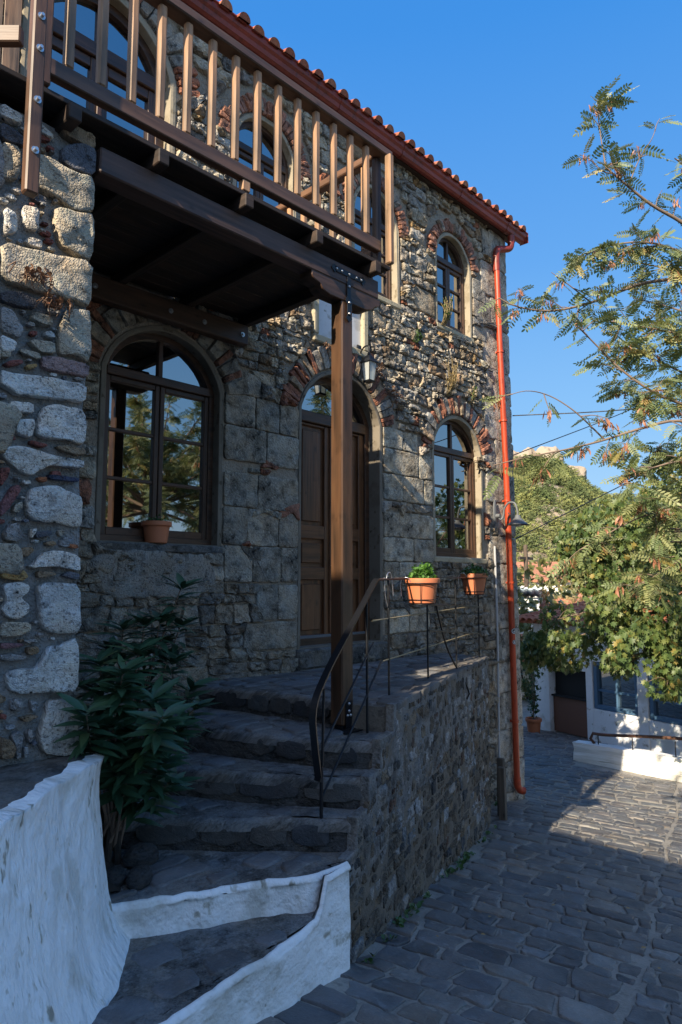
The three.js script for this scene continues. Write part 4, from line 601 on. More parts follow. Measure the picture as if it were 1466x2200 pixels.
    const g = new THREE.BufferGeometry(); g.setAttribute('position', new THREE.Float32BufferAttribute(pp, 3)); g.setAttribute('uv', new THREE.Float32BufferAttribute(uu, 2)); g.setIndex(ii); g.computeVertexNormals(); put('mortar_face', g.applyMatrix4(fm), M.stairMortar, side); }
  const st = new Stones(fm, M.stone, 'rubble_stone', 'small_rubble_stones'); let sd = 7000;
  courses(.0, LEN + .05, -1.35, .76, [.06, .16], [.08, .27], .012, 91, (q, r) => { const c = centroid(q), x = A.x + ux.x * c[0]; const T = topAt(c[0]) - .012; if (c[1] > T || c[1] < groundY(x) - .15) return; q = q.map(p => [clamp(p[0], .0, LEN), Math.min(p[1], Math.min(T, topAt(p[0]) - .01))]); if (Math.abs(area2(q)) < .0012) return;
    const lime = smooth(.0, .4, noise3(c[0] * 1.6, c[1] * 1.2, 12) + .25 * smooth(2.5, 4, c[0])), v = r(), t = v < .13 + lime * .55 ? [.36, .345, .33] : v < .6 ? [.15, .125, .098] : v < .88 ? [.19, .145, .1] : v < .92 ? [.15, .09, .065] : [.085, .085, .085];
    st.add(q, { h: lerp(.003, .013, r()), rough: 1.2, seg: .03, jit: .12, cut: .18, tint: vary(t, r, .25), freq: 3.2, tilt: .2, flat: r() < .5 }, sd++); });
  st.build(side, 300);
  // coping stones on the landing's edge
  { const r = rng(93); let x = 3.78; while (x < 6.8) { const L = lerp(.2, .42, r()), x1 = Math.min(6.9, x + L), a = V(x, .742, wallZ(x)), b = V(x1, .742, wallZ(x1)), d = b.clone().sub(a), m = new THREE.Matrix4().makeBasis(d.clone().normalize(), V(-d.z, 0, d.x).normalize().multiplyScalar(-1), V(0, 1, 0)).setPosition(a); const len = d.length(), w = lerp(.12, .2, r());
      put('coping_stone', stoneGeo([[.008, -.022], [len - .008, -.02], [len - .012, w], [.012, w + (r() - .5) * .04]], { h: .024, rough: .4, seg: .07, jit: .04, cut: .14, tint: vary([.14, .13, .12], r, .2), freq: 2, tilt: .03 }, 8000 + Math.round(x * 100)).applyMatrix4(m), M.slate, s); x = x1; } }
}

// ------------------------------------------------------------------ iron railing of the stair and landing
{ const t = thing('stair_railing', 'black wrought-iron railing with a bent flat handrail along the stair and landing edge', 'railing', [3, .03, 1.99]);
  const P = (n, g, m = M.iron) => put(n, g, m, t), RZ = (x) => 1.99 - .3327 * (x - 2.99), p = (x, y) => V(x, y, RZ(x)), R = .0085;
  P('post', rod(p(2.99, .02), p(2.99, .5), .011)); P('post', rod(p(3.0, .5), p(3.02, .95), R)); P('post', rod(p(3.66, .56), p(3.66, 1.47), R + .001));
  for (const [x, y] of [[4.06, 1.64], [4.96, 1.64], [5.83, 1.63], [6.72, 1.56]]) P('post', rod(p(x, .742), p(x, y), R));
  { const c = new THREE.CatmullRomCurve3([[2.955, .44], [2.915, .6], [2.88, .78], [2.895, .87], [2.95, .95], [3.12, 1.1], [3.5, 1.38], [3.8, 1.605], [3.845, 1.625]].map(q => p(...q)), false, 'catmullrom', .35), sh = new THREE.Shape([[-.006, -.021], [.004, -.021], [.006, 0], [.004, .021], [-.006, .021]].map(q => new THREE.Vector2(...q)));
    const pts = c.getSpacedPoints(60), side = V(-.3327, 0, -1).normalize(), pos = [], id = []; // flat bar on its face
    pts.forEach((q, i) => { const tg = c.getTangentAt(i / 60), n = new THREE.Vector3().crossVectors(tg, side).normalize(); for (const [a, b] of [[-.022, -.006], [.022, -.006], [.022, .006], [-.022, .006]]) { const w = q.clone().addScaledVector(side, a).addScaledVector(n, b); pos.push(w.x, w.y, w.z); } });
    for (let i = 0; i < 60; i++) for (let k = 0; k < 4; k++) { const a = i * 4 + k, b = i * 4 + (k + 1) % 4; id.push(a, b, a + 4, b, b + 4, a + 4); } id.push(0, 2, 1, 0, 3, 2, 240, 241, 242, 240, 242, 243);
    let g = new THREE.BufferGeometry(); g.setAttribute('position', new THREE.Float32BufferAttribute(pos, 3)); g.setIndex(id); g = g.toNonIndexed(); g.computeVertexNormals(); g.setAttribute('uv', new THREE.Float32BufferAttribute(new Float32Array(g.attributes.position.count * 2), 2)); P('handrail', g);
    P('handrail_scroll', new THREE.CylinderGeometry(.014, .014, .05, 10).rotateX(Math.PI / 2).translate(2.955, .435, RZ(2.955))); }
  P('top_rail', rod(p(3.84, 1.62), p(4.96, 1.645), .009), M.rust); P('top_rail', bar(p(4.9, 1.645), p(6.8, 1.655), .03, .012, .002));
  P('slanting_rail', rod(p(3.0, .6), p(3.77, 1.17), .008)); P('slanting_rail', rod(p(2.99, .31), p(3.93, 1.03), .008));
  P('cross_rail', rod(p(4.56, 1.425), p(6.74, 1.325), .008)); P('cross_rail', rod(p(5.0, 1.175), p(6.7, 1.03), .008));
  P('brace', tube([p(5.05, 1.63), p(5.5, 1.0), V(5.84, .62, RZ(5.84) + .09), V(5.9, .5, RZ(5.9) + .12), V(5.87, .45, RZ(5.87) + .1)], R, 8, 24));
  P('tan_cord', rod(p(3.75, 1.325), p(6.73, 1.335).add(V(0, 0, -.05)), .006), M.rope); P('tan_cord', rod(p(3.93, 1.02), p(6.7, 1.04).add(V(0, 0, -.05)), .006), M.rope);
  P('wire_hook', tube([p(4.02, 1.62), p(4.05, 1.67), p(4.12, 1.66), p(4.16, 1.5)], .004, 6, 16), M.steel); P('wire_hook', tube([p(3.98, 1.64), p(4.0, 1.5), p(4.04, 1.42)], .004, 6, 10), M.steel);
}

// ------------------------------------------------------------------ flower pots
function potGeo(r, h) { return new THREE.LatheGeometry([[.001, 0], [.70, 0], [.72, .03], [.84, .62], [.86, .70], [.865, .705], [.885, .78], [.98, .79], [1.0, .82], [1.0, .97], [.98, 1], [.92, 1], [.9, .95], [.88, .86], [.001, .86]].map(p => new THREE.Vector2(p[0] * r, p[1] * h)), 40); }
const herbLeaf = (() => { const s = new THREE.BufferGeometry(); s.setAttribute('position', new THREE.Float32BufferAttribute([0, 0, 0, -.38, .1, .45, 0, 0, .5, .38, .1, .45, -.3, .05, .85, .3, .05, .85, 0, -.05, 1.05], 3)); s.setIndex([0, 1, 2, 0, 2, 3, 1, 4, 2, 2, 5, 3, 4, 6, 2, 2, 6, 5]); s.computeVertexNormals(); return s; })();
function bushy(pos, rad, h, n, leaf, mat, parent, seed, name = 'foliage') { const r = rng(seed), m = new THREE.Matrix4(), q = new THREE.Quaternion(), list = []; for (let i = 0; i < n; i++) { const a = r() * 6.283, k = Math.sqrt(r()), y = r(), bump = 1 + .35 * noise3(Math.cos(a) * k * 3, Math.sin(a) * k * 3, seed), p = V(Math.cos(a) * k * rad * (1 - .35 * y * y), y * h * bump * (1 - .5 * k * k), Math.sin(a) * k * rad * (1 - .35 * y * y)).add(pos); q.setFromEuler(new THREE.Euler(-(r() * 1.2), r() * 6.283, (r() - .5) * 1, 'YXZ')); const s = leaf * lerp(.7, 1.3, r()); m.compose(p, q, V(s, s, s)); list.push(herbLeaf.clone().applyMatrix4(m)); } return put(name, mergeGeometries(list), mat, parent, null, 'stuff'); }
const herb = leafMat(.10, .25, .03, .45), herb2 = leafMat(.07, .18, .035, .4);
function flowerPot(label, pos, r, h, plant, seed) { const t = thing('flower_pot', label, 'flower pot', pos); const [x, y, z] = pos; put('pot', potGeo(r, h).translate(x, y, z), M.terracotta, t); put('soil', new THREE.CircleGeometry(r * .88, 24).rotateX(-Math.PI / 2).translate(x, y + h * .89, z), M.soil, t); plant(V(x, y + h * .88, z), t); return t; }
function wireHolder(label, x, y, z, r, h) { const t = thing('wire_pot_holder', label, 'pot holder', [x, y, z]), list = []; for (const [rr, yy] of [[r * 1.06, h * .8], [r * .8, .03], [r * .77, -.006]]) { const g = new THREE.TorusGeometry(rr, .0035, 6, 40).rotateX(Math.PI / 2).translate(x, y + yy, z); put('hoop', g, M.iron, t); }
  for (let i = 0; i < 6; i++) { const a = i * Math.PI / 3 + .5, c = Math.cos(a), s = Math.sin(a); put('upright', tube([V(x + c * r * 1.06, y + h * .8, z + s * r * 1.06), V(x + c * r * .92, y + h * .4, z + s * r * .92), V(x + c * r * .79, y + .0, z + s * r * .79)], .003, 6, 8), M.iron, t); }
  put('hook', tube([V(x - r * .95, y + h * .8, z), V(x - r * 1.15, y + h * 1.03, z - .02), V(x - r * 1.3, y + h * .9, z - .07), V(x - r * 1.3, y + h * .3, z - .07)], .0035, 6, 14), M.steel, t); }
flowerPot('sunlit terracotta pot of bright green basil on the railing nearest the stair', [4.6, 1.43, 1.55], .148, .205, (p, t) => { bushy(p, .125, .13, 420, .028, herb, t, 5); bushy(p.clone().add(V(.045, .04, .0)), .075, .12, 220, .028, herb, t, 6); }, 1);
wireHolder('thin wire holder carrying the sunlit terracotta pot', 4.6, 1.43, 1.55, .148, .205);
flowerPot('shaded terracotta pot of low green herbs at the far end of the landing railing', [6.36, 1.475, .93], .145, .22, (p, t) => bushy(p, .16, .10, 420, .028, herb2, t, 8), 2);
wireHolder('thin wire holder carrying the shaded terracotta pot', 6.36, 1.475, .93, .145, .22);
flowerPot('small terracotta pot with sparse sprouts on the sill of the large left window', [3.05, 1.925, -.03], .125, .18, (p, t) => bushy(p, .1, .07, 130, .018, herb2, t, 9), 3);

// ------------------------------------------------------------------ oleander beside the stair
{ const t = thing('oleander_bush', 'dark green oleander bush growing between the stone pier and the stair', 'shrub', [2.02, .1, 1.25]);
  const r = rng(77), leafG = (() => { const n = 6, p = [], id = [], uv = []; for (let i = 0; i <= n; i++) { const t2 = i / n, w = Math.sin(Math.PI * Math.pow(t2, .8)) * .105 * (1 - .2 * t2) + .004, y = -.18 * t2 * t2; p.push(-w, y + .03 * (w / .1), t2, 0, y, t2, w, y + .03 * (w / .1), t2); uv.push(0, t2, .5, t2, 1, t2); } for (let i = 0; i < n; i++) { const a = i * 3; id.push(a, a + 3, a + 1, a + 1, a + 3, a + 4, a + 1, a + 4, a + 2, a + 2, a + 4, a + 5); } const g = new THREE.BufferGeometry(); g.setAttribute('position', new THREE.Float32BufferAttribute(p, 3)); g.setAttribute('uv', new THREE.Float32BufferAttribute(uv, 2)); g.setIndex(id); g.computeVertexNormals(); return g; })();
  const mats = [leafMat(.042, .10, .046, .15), leafMat(.034, .085, .042, .15), leafMat(.06, .125, .05, .2), leafMat(.075, .12, .042, .2)]; mats.forEach(m => { m.roughness = .45; });
  const leaves = [], base = V(2.03, .1, 1.25); const tips = [];
  const bb = (u, v, d) => at(u, v, d);
  for (const [u, v, d] of [[390, 1262, 3.95], [345, 1330, 3.9], [265, 1345, 3.8], [300, 1400, 3.7], [215, 1420, 3.6], [375, 1420, 3.9], [255, 1480, 3.5], [330, 1500, 3.6], [410, 1480, 3.9], [185, 1530, 3.35], [240, 1560, 3.5], [320, 1570, 3.55], [385, 1560, 3.8], [280, 1620, 3.55], [225, 1620, 3.6], [340, 1640, 3.7], [370, 1680, 3.8], [300, 1450, 4.1], [350, 1380, 4.2], [240, 1390, 4.0], [420, 1520, 4.0], [270, 1530, 4.1], [330, 1600, 4.1], [205, 1480, 3.7], [390, 1340, 4.15], [350, 1540, 3.4], [300, 1690, 3.8], [265, 1440, 3.5], [200, 1570, 3.5], [310, 1340, 3.9], [250, 1660, 3.55]]) tips.push(bb(u, v, d));
  const q = new THREE.Quaternion(), mm = new THREE.Matrix4();
  for (const tip of tips) { const mid = base.clone().lerp(tip, .5).add(V((r() - .5) * .1, .1, (r() - .5) * .1)); if (r() < .75) put('stem', taper([base.clone().add(V((r() - .5) * .12, 0, (r() - .5) * .12)), mid, tip], .011, .004, 6), M.twig, t);
    const axis = tip.clone().sub(mid).normalize().add(V(0, .5, 0)).normalize();
    for (let k = 0; k < 32; k++) { const back = (k % 6 === 0 ? 0 : Math.floor(k / 7)) * .05 + r() * .03, p = tip.clone().addScaledVector(axis, -back), a = k * 2.4 + r() * .6, el = lerp(.75, -.25, Math.min(1, back / .13) * .8 + r() * .25);
      const side = V(Math.cos(a), 0, Math.sin(a)), dir = side.multiplyScalar(Math.cos(el)).addScaledVector(axis, Math.sin(el)).normalize(), x = new THREE.Vector3().crossVectors(axis, dir).normalize(), y = new THREE.Vector3().crossVectors(dir, x); const L = lerp(.12, .2, r()); leaves.push([new THREE.Matrix4().makeBasis(x.multiplyScalar(L * 1.25), y.multiplyScalar(L), dir.multiplyScalar(L)).setPosition(p), Math.floor(r() * r() * 4)]); } }
  leaves.forEach(l => { const c = V().setFromMatrixPosition(l[0]); l[2] = c.distanceTo(EYE); }); leaves.sort((a, b) => a[2] - b[2]);
  const off = worldBase.get(t); const rest = [];
  leaves.forEach((l, i) => { if (i < 300) { const m = new THREE.Mesh(leafG, mats[l[1]]); m.name = 'leaf'; l[0].elements[12] -= off.x; l[0].elements[13] -= off.y; l[0].elements[14] -= off.z; l[0].decompose(m.position, m.quaternion, m.scale); m.castShadow = m.receiveShadow = true; t.add(m); } else rest.push(leafG.clone().applyMatrix4(l[0])); });
  put('inner_leaves', mergeGeometries(rest), mats[1], t, null, 'stuff');
  for (let i = 0; i < 6; i++) { const a = i / 6 * 6.28; put('woody_stem', taper([V(2.0 + Math.cos(a) * .07, .0, 1.28 + Math.sin(a) * .07), V(2.03 + Math.cos(a) * .05, .25, 1.25 + Math.sin(a) * .06), V(2.05 + Math.cos(a) * .16, .62, 1.25 + Math.sin(a) * .2)], .024, .011, 7), M.bark, t); }
}
{ // earth and rocks of the planting corner
  const g = new THREE.PlaneGeometry(1.4, 2.2, 30, 40).rotateX(-Math.PI / 2).translate(2.05, .09, .55), p = g.attributes.position; for (let i = 0; i < p.count; i++) p.setY(i, .06 - .4 * smooth(2.0, 2.3, p.getX(i) + .35 * (p.getZ(i) - 1.2)) + .12 * smooth(1.6, .2, p.getZ(i)) + .05 * fbm3(p.getX(i) * 6, p.getZ(i) * 6, 3, 3)); g.computeVertexNormals(); struct('planting_earth', g, M.soil);
  const r = rng(17); for (const [x, y, z, s, lab] of [[2.0, .05, 1.62, .075, 'dark angular rock at the foot of the oleander nearest the parapet'], [1.92, .05, 1.52, .06, 'small dark rock behind the oleander-foot rock against the parapet'], [2.14, .07, 1.42, .08, 'dark rock beside the left end of the third step']]) { const q = new THREE.IcosahedronGeometry(s, 2), pp = q.attributes.position; for (let i = 0; i < pp.count; i++) { const k = 1 + .35 * fbm3(pp.getX(i) * 9 + x * 5, pp.getY(i) * 9, pp.getZ(i) * 9 + z * 9, 3); pp.setXYZ(i, pp.getX(i) * k * 1.3, pp.getY(i) * k * .8, pp.getZ(i) * k); } q.computeVertexNormals(); const m = new THREE.Mesh(flat(q), M.darkRock); m.name = numbered('rock'); m.position.set(x, y, z); m.rotation.y = r() * 6; tag(m, lab, 'rock'); m.castShadow = m.receiveShadow = true; scene.add(m); }
}

// ------------------------------------------------------------------ street: base sheet and cobbles
{ const seg = 150, g = new THREE.PlaneGeometry(46, 40, seg, seg).rotateX(-Math.PI / 2).translate(9, 0, 6), p = g.attributes.position, uv = g.attributes.uv;
  for (let i = 0; i < p.count; i++) { const x = p.getX(i), z = p.getZ(i); p.setY(i, ground(x, z) - .008 + .006 * noise3(x * 5, z * 5, 1)); uv.setXY(i, x, z); } g.computeVertexNormals();
  const street = struct('street', g, M.joint); worldBase.set(street, V(0, 0, 0));
  // cobbles: rows laid across the lane, broken by one long open joint
  const s0 = V(3.7, 0, 3.47), sd = V(6.64, 0, -1.92).normalize(), td = V(-sd.z, 0, sd.x);
  const list = []; let seed = 20000; const r0 = rng(500);
  const lay = (t0, t1, sA, sB, rowR, wR, sd0) => courses(t0, t1, sA, sB, rowR, wR, .012, sd0, (q, r) => {
    q = q.map(p => [sA === undefined ? p[0] : t0 > 0 ? Math.max(.02 + .04 * noise3(p[1] * 2.3, 3, 1), p[0]) : Math.min(-.012 + .04 * noise3(p[1] * 2.3, 3, 1), p[0]), p[1]]); if (Math.abs(area2(q)) < .004) return; const c = centroid(q), w = s0.clone().addScaledVector(sd, c[1]).addScaledVector(td, c[0]);
    if (w.z < .08 + .02 * r() && w.x > 6.9 && w.x < 9.1) return; if (w.x > 2.9 && w.x <= 7 && w.z < wallZ(w.x) + .06) return; if (w.x <= 2.95 && w.z < 2.27 + (2.95 - w.x) * .17) return; if (w.x < 1 && w.z < 2.7) return;
    if (w.x > 8.9 && w.z < -7) return; if (w.x > 12.3 && w.z > -.9) return; if (w.x > 15.5) return;
    list.push({ q, w, r: r(), v: r(), seed: seed++ }); });
  lay(.07, 8, -6, 15, [.16, .25], [.17, .35], 71); lay(-9, -.07, -6, 15, [.16, .25], [.17, .35], 72);
  for (const c of list) { const s = seenPx(c.w); c.size = inFrame(c.w, 30) ? Math.abs(area2(c.q)) / (s[2] ** 3) : -s[2]; }
  list.sort((a, b) => b.size - a.size);
  const rest = []; list.forEach((c, i) => { if (c.size < -14) return; const y = groundY(c.w.x), sl = (groundY(c.w.x + .1) - groundY(c.w.x - .1)) / .2;
    // local frame: x along td, y along sd reversed, on the sloping lane
    const X = td.clone(); X.y = sl * X.x; const Y = sd.clone(); Y.y = sl * Y.x; const m = new THREE.Matrix4().makeBasis(X, Y, new THREE.Vector3().crossVectors(X, Y).normalize()); const flip = m.elements[9] < 0;
    const cen = centroid(c.q), poly = c.q.map(p => [p[0] - cen[0], p[1] - cen[1]]);
    if (flip) { X.multiplyScalar(-1); m.makeBasis(X, Y, new THREE.Vector3().crossVectors(X, Y).normalize()); poly.forEach(p => { p[0] *= -1; }); }
    m.setPosition(c.w.x, ground(c.w.x, c.w.z) - .004 + (c.r - .5) * .012, c.w.z);
    const tint = vary(c.v < .7 ? [.165, .162, .16] : c.v < .9 ? [.21, .2, .185] : [.115, .116, .122], rng(c.seed), .22), far = i > 900;
    const geo = stoneGeo(poly, { h: .009, rough: .9, jit: .09, cut: .12, tint, freq: 2.4, tilt: .035, seg: far ? .12 : undefined, rings: far ? [[1, -.015], [.95, .8], [.6, 1]] : [[1, -.02], [.99, .4], [.94, .88], [.75, 1], [.38, 1.02]] }, c.seed).applyMatrix4(m);
    if (i < 300) put('cobblestone', geo, M.basalt, street); else rest.push(geo); });
  put('small_cobblestones', mergeGeometries(rest), M.basalt, street, null, 'stuff');
  // weeds along the foot of the stair wall
  const weed = leafMat(.06, .13, .03, .3), r = rng(8), wl = []; for (let i = 0; i < 26; i++) { const x = lerp(3.1, 8.2, r()), z = (x < 6.95 ? wallZ(x) : .05) + .03 + r() * .05; for (let k = 0; k < 9; k++) { const s = lerp(.02, .05, r()); wl.push(herbLeaf.clone().scale(s, s, s).rotateX(-.3 - r()).rotateY(r() * 6.28).translate(x + (r() - .5) * .1, ground(x, z) + .005, z + (r() - .3) * .05)); } }
  struct('lane_weeds', mergeGeometries(wl), weed).userData.kind = 'stuff';
  // fallen leaves
  const fl = []; for (let i = 0; i < 120; i++) { const x = lerp(3.2, 12, r()), z = lerp(1, 5, r()); if (x < 7 && z < wallZ(x) + .1) continue; const s = lerp(.015, .035, r()); fl.push(herbLeaf.clone().scale(s, s, s).rotateX(-.1).rotateY(r() * 6.28).translate(x, ground(x, z) + .03, z)); }
  const f = struct('fallen_leaves', mergeGeometries(fl), leafMat(.34, .22, .08, .2)); f.userData.kind = 'stuff';
}
{ // two weathered planks at the foot of the house
  for (const [x, z, h, lean, lab] of [[7.36, .62, .62, .02, 'short grey weathered plank standing at the end of the stair wall'], [7.5, .52, .7, -.01, 'taller weathered plank standing against the house next to the downpipe foot']]) { const t = new THREE.Mesh(cbox(.05, h, .09, .006), M.woodGrey); t.name = numbered('weathered_plank'); t.position.set(x, groundY(x) + h / 2 - .02, z); t.rotation.z = lean; tag(t, lab, 'plank'); t.castShadow = t.receiveShadow = true; scene.add(t); }
}
// ------------------------------------------------------------------ lamps
{ const y0 = 3.93, x0 = 5.52, z0 = .17, t = thing('wall_lantern', 'small black wall lantern with tapered glass beside the fanlight of the door', 'lamp', [x0, y0, 0]);
  const g4 = (rt, rb, h, y, open) => new THREE.CylinderGeometry(rt, rb, h, 4, 1, open).rotateY(Math.PI / 4).translate(x0, y, z0);
  put('glass', flat(g4(.085, .056, .2, y0 - .02, true)), lampGlass, t); put('roof', flat(g4(.03, .11, .085, y0 + .125, false)), M.iron, t); put('base', flat(g4(.072, .06, .02, y0 - .13, false)), M.iron, t); put('finial', new THREE.SphereGeometry(.02, 10, 8).translate(x0, y0 + .18, z0), M.iron, t);
  for (const [a, b] of [[-1, -1], [1, -1], [1, 1], [-1, 1]]) put('glazing_bar', rod(V(x0 + a * .04, y0 - .12, z0 + b * .04), V(x0 + a * .06, y0 + .08, z0 + b * .06), .005, 6), M.iron, t);
  put('bracket', tube([V(x0, y0 + .2, z0), V(x0, y0 + .27, z0), V(x0, y0 + .28, .1), V(x0, y0 + .2, .02)], .009, 8, 20), M.iron, t); put('wall_plate', boxAt(x0 - .035, x0 + .035, y0 + .1, y0 + .32, .01, .035, .008), M.iron, t); }
{ const x0 = 8.36, y0 = 2.52, t = thing('gooseneck_lamp', 'grey swan-neck wall lamp with a bell shade in front of the orange downpipe', 'lamp', [x0, y0, 0]);
  const plate = new THREE.SphereGeometry(1, 20, 14).scale(.045, .19, .02).translate(x0 - .03, y0 + .05, .03); put('wall_plate', plate, M.greyPaint, t);
  put('arm_socket', new THREE.CylinderGeometry(.028, .034, .07, 14).rotateX(Math.PI / 2).translate(x0 - .02, y0 + .0, .07), M.greyPaint, t);
  put('arm', tube([V(x0 - .02, y0, .06), V(x0 + .0, y0 - .05, .1), V(x0 + .02, y0 + .0, .13), V(x0 + .02, y0 + .1, .15), V(x0 + .02, y0 + .175, .22), V(x0 + .02, y0 + .16, .31), V(x0 + .02, y0 + .06, .345), V(x0 + .02, y0 - .02, .35)], .014, 10, 50), M.greyPaint, t);
  put('scroll', tube([V(x0 + .02, y0 + .04, .2), V(x0 + .02, y0 - .0, .235), V(x0 + .02, y0 - .04, .2), V(x0 + .02, y0 - .09, .19)], .007, 8, 20), M.iron, t);
  const sh = new THREE.LatheGeometry([[.02, .03], [.035, .02], [.04, -.01], [.075, -.045], [.12, -.085], [.145, -.1], [.148, -.108], [.14, -.106], [.11, -.086], [.06, -.05], [.03, -.02]].map(p => new THREE.Vector2(...p)), 28).translate(x0 + .02, y0 - .03, .35); const sm = M.greyPaint.clone(); sm.side = THREE.DoubleSide; put('bell_shade', sh, sm, t);
  put('bulb', new THREE.CylinderGeometry(.045, .04, .07, 16).translate(x0 + .02, y0 - .125, .35), lampGlass, t); }
{ const t = thing('white_sensor', 'small white bell-shaped box fixed at the house corner above the swan-neck lamp', 'sensor', [9.02, 2.96, -.12]); put('box', new THREE.CylinderGeometry(.045, .06, .13, 16).translate(9.02, 2.93, -.12), M.white, t); put('cap', new THREE.CylinderGeometry(.03, .045, .05, 16).translate(9.02, 3.02, -.12), M.white, t); put('bracket', rod(V(8.86, 2.93, -.12), V(9.0, 2.93, -.12), .012), M.white, t); }

// ------------------------------------------------------------------ weeds growing out of the house wall
{ const dry = leafMat(.36, .27, .12, .25), green = leafMat(.10, .20, .04, .4), rusty = leafMat(.22, .12, .07, .2); let k = 0;
  for (const [x, y, h, n, kind, lab] of [[7.14, 4.92, .42, 26, 'mix', 'tall dry weed with green tips on the sill of the upper right window'], [7.25, 4.02, .5, 24, 'dry', 'tall straw-coloured weed above the brick arch of the right ground-floor window'], [6.55, 4.55, .16, 10, 'green', 'tiny green sprig in the wall between the plaque and the upper right window'], [5.75, 4.02, .4, 30, 'rust', 'tangle of rusty dry roots hanging beside the wall lantern'], [6.05, 3.78, .34, 24, 'rust', 'rusty dry tuft hanging right of the door arch'], [5.02, 4.08, .2, 18, 'rust', 'brown dried tuft under the left corner of the marble plaque'], [7.75, 4.0, .25, 12, 'mix', 'thin weed on a brick course left of the downpipe'], [1.28, 3.1, .16, 20, 'rust', 'dry brown moss tuft on the upper part of the pier'], [1.42, 3.0, .12, 16, 'rust', 'small second moss tuft on the pier beside the larger one']]) {
    const z = x < 1.6 ? 1.63 : .03, r = rng(700 + k++), t = thing('wall_weed', lab, 'weed', [x, y, z]), st = [], lv = [];
    for (let i = 0; i < n; i++) { const a = r() * 6.28, hang = kind === 'rust', L = h * lerp(.4, 1, r()), dx = Math.cos(a) * L * (hang ? .5 : .25), p0 = V(x + (r() - .5) * .1 * (hang ? 2 : 1), y, z), p2 = V(p0.x + dx, y + (hang ? -L * lerp(-.3, .8, r()) : L), z + .03 + Math.abs(Math.sin(a)) * L * .25), p1 = p0.clone().lerp(p2, .5).add(V((r() - .5) * .06, hang ? .03 : 0, .03 + r() * .03)); st.push(tube([p0, p1, p2], lerp(.0018, .0034, r()), 4, 6));
      if (kind !== 'rust' || r() < .4) for (let q = 0; q < 7; q++) { const s = lerp(.014, .032, r()), f = lerp(.25, 1, r()), c = p0.clone().lerp(p1, Math.min(1, f * 2)).lerp(p2, Math.max(0, f * 2 - 1)); lv.push(herbLeaf.clone().scale(s, s, s).rotateX(-r() * 1.5).rotateY(r() * 6.28).translate(c.x, c.y, c.z)); } }
    put('stems', mergeGeometries(st), kind === 'green' ? green : kind === 'rust' ? rusty : dry, t, null, 'stuff'); if (lv.length) put('leaves', mergeGeometries(lv), kind === 'green' || kind === 'mix' ? green : kind === 'rust' ? rusty : dry, t, null, 'stuff'); } }

// ------------------------------------------------------------------ robinia trees
const robLeaf = (pairs, seed) => { const r = rng(seed), p = [], id = [], L = 1; const spine = (t) => V((r() - .5) * 0, -.22 * t * t, t), one = (c, dir, len) => { const x = new THREE.Vector3().crossVectors(dir, V(0, 1, 0)).normalize().multiplyScalar(len * .2), b = p.length / 3, m1 = c.clone().addScaledVector(dir, len * .3), m2 = c.clone().addScaledVector(dir, len * .72), e = c.clone().addScaledVector(dir, len), d = V(0, -len * .05, 0); for (const q of [c, m1.clone().sub(x), m1.clone().add(d), m1.clone().add(x), m2.clone().sub(x), m2.clone().add(d), m2.clone().add(x), e]) p.push(q.x, q.y, q.z); id.push(b, b + 2, b + 1, b, b + 3, b + 2, b + 1, b + 2, b + 5, b + 1, b + 5, b + 4, b + 2, b + 3, b + 6, b + 2, b + 6, b + 5, b + 4, b + 5, b + 7, b + 5, b + 6, b + 7); };
  for (let i = 0; i < pairs; i++) { const t = lerp(.2, .95, i / (pairs - 1)), c = spine(t), len = lerp(.19, .24, Math.sin(t * 3)) * lerp(.85, 1.1, r()); for (const s of [-1, 1]) one(c, V(s * .9, -.12 - r() * .25, .38 + (r() - .5) * .2).normalize(), len); } one(spine(1), V(0, -.3, .95).normalize(), .22);
  const w = .008, n = 5; for (let i = 0; i < n; i++) { const a = spine(i / n), b = spine((i + 1) / n), k = p.length / 3; p.push(a.x - w, a.y, a.z, a.x + w, a.y, a.z, b.x - w, b.y, b.z, b.x + w, b.y, b.z); id.push(k, k + 1, k + 2, k + 1, k + 3, k + 2); }
  const g = new THREE.BufferGeometry(); g.setAttribute('position', new THREE.Float32BufferAttribute(p, 3)); g.setIndex(id); g.computeVertexNormals(); return g; };
const robGeos = [robLeaf(7, 1), robLeaf(6, 2), robLeaf(8, 3)];
const podGeo = (() => { const p = [], id = []; const n = 5; for (let i = 0; i <= n; i++) { const t = i / n, w = .11 * Math.sin(Math.PI * clamp(t, .08, .95)), x = .18 * Math.sin(t * 2.4), tw = t * .9; p.push(x - w * Math.cos(tw), -t, -w * Math.sin(tw), x + w * Math.cos(tw), -t, w * Math.sin(tw)); } for (let i = 0; i < n; i++) { const a = i * 2; id.push(a, a + 1, a + 2, a + 1, a + 3, a + 2); } const g = new THREE.BufferGeometry(); g.setAttribute('position', new THREE.Float32BufferAttribute(p, 3)); g.setIndex(id); g.computeVertexNormals(); return g; })();
const robMats = [leafMat(.17, .225, .085, .45), leafMat(.23, .275, .10, .45), leafMat(.32, .34, .14, .45), leafMat(.44, .36, .11, .45)], podMat = leafMat(.36, .155, .085, .25);
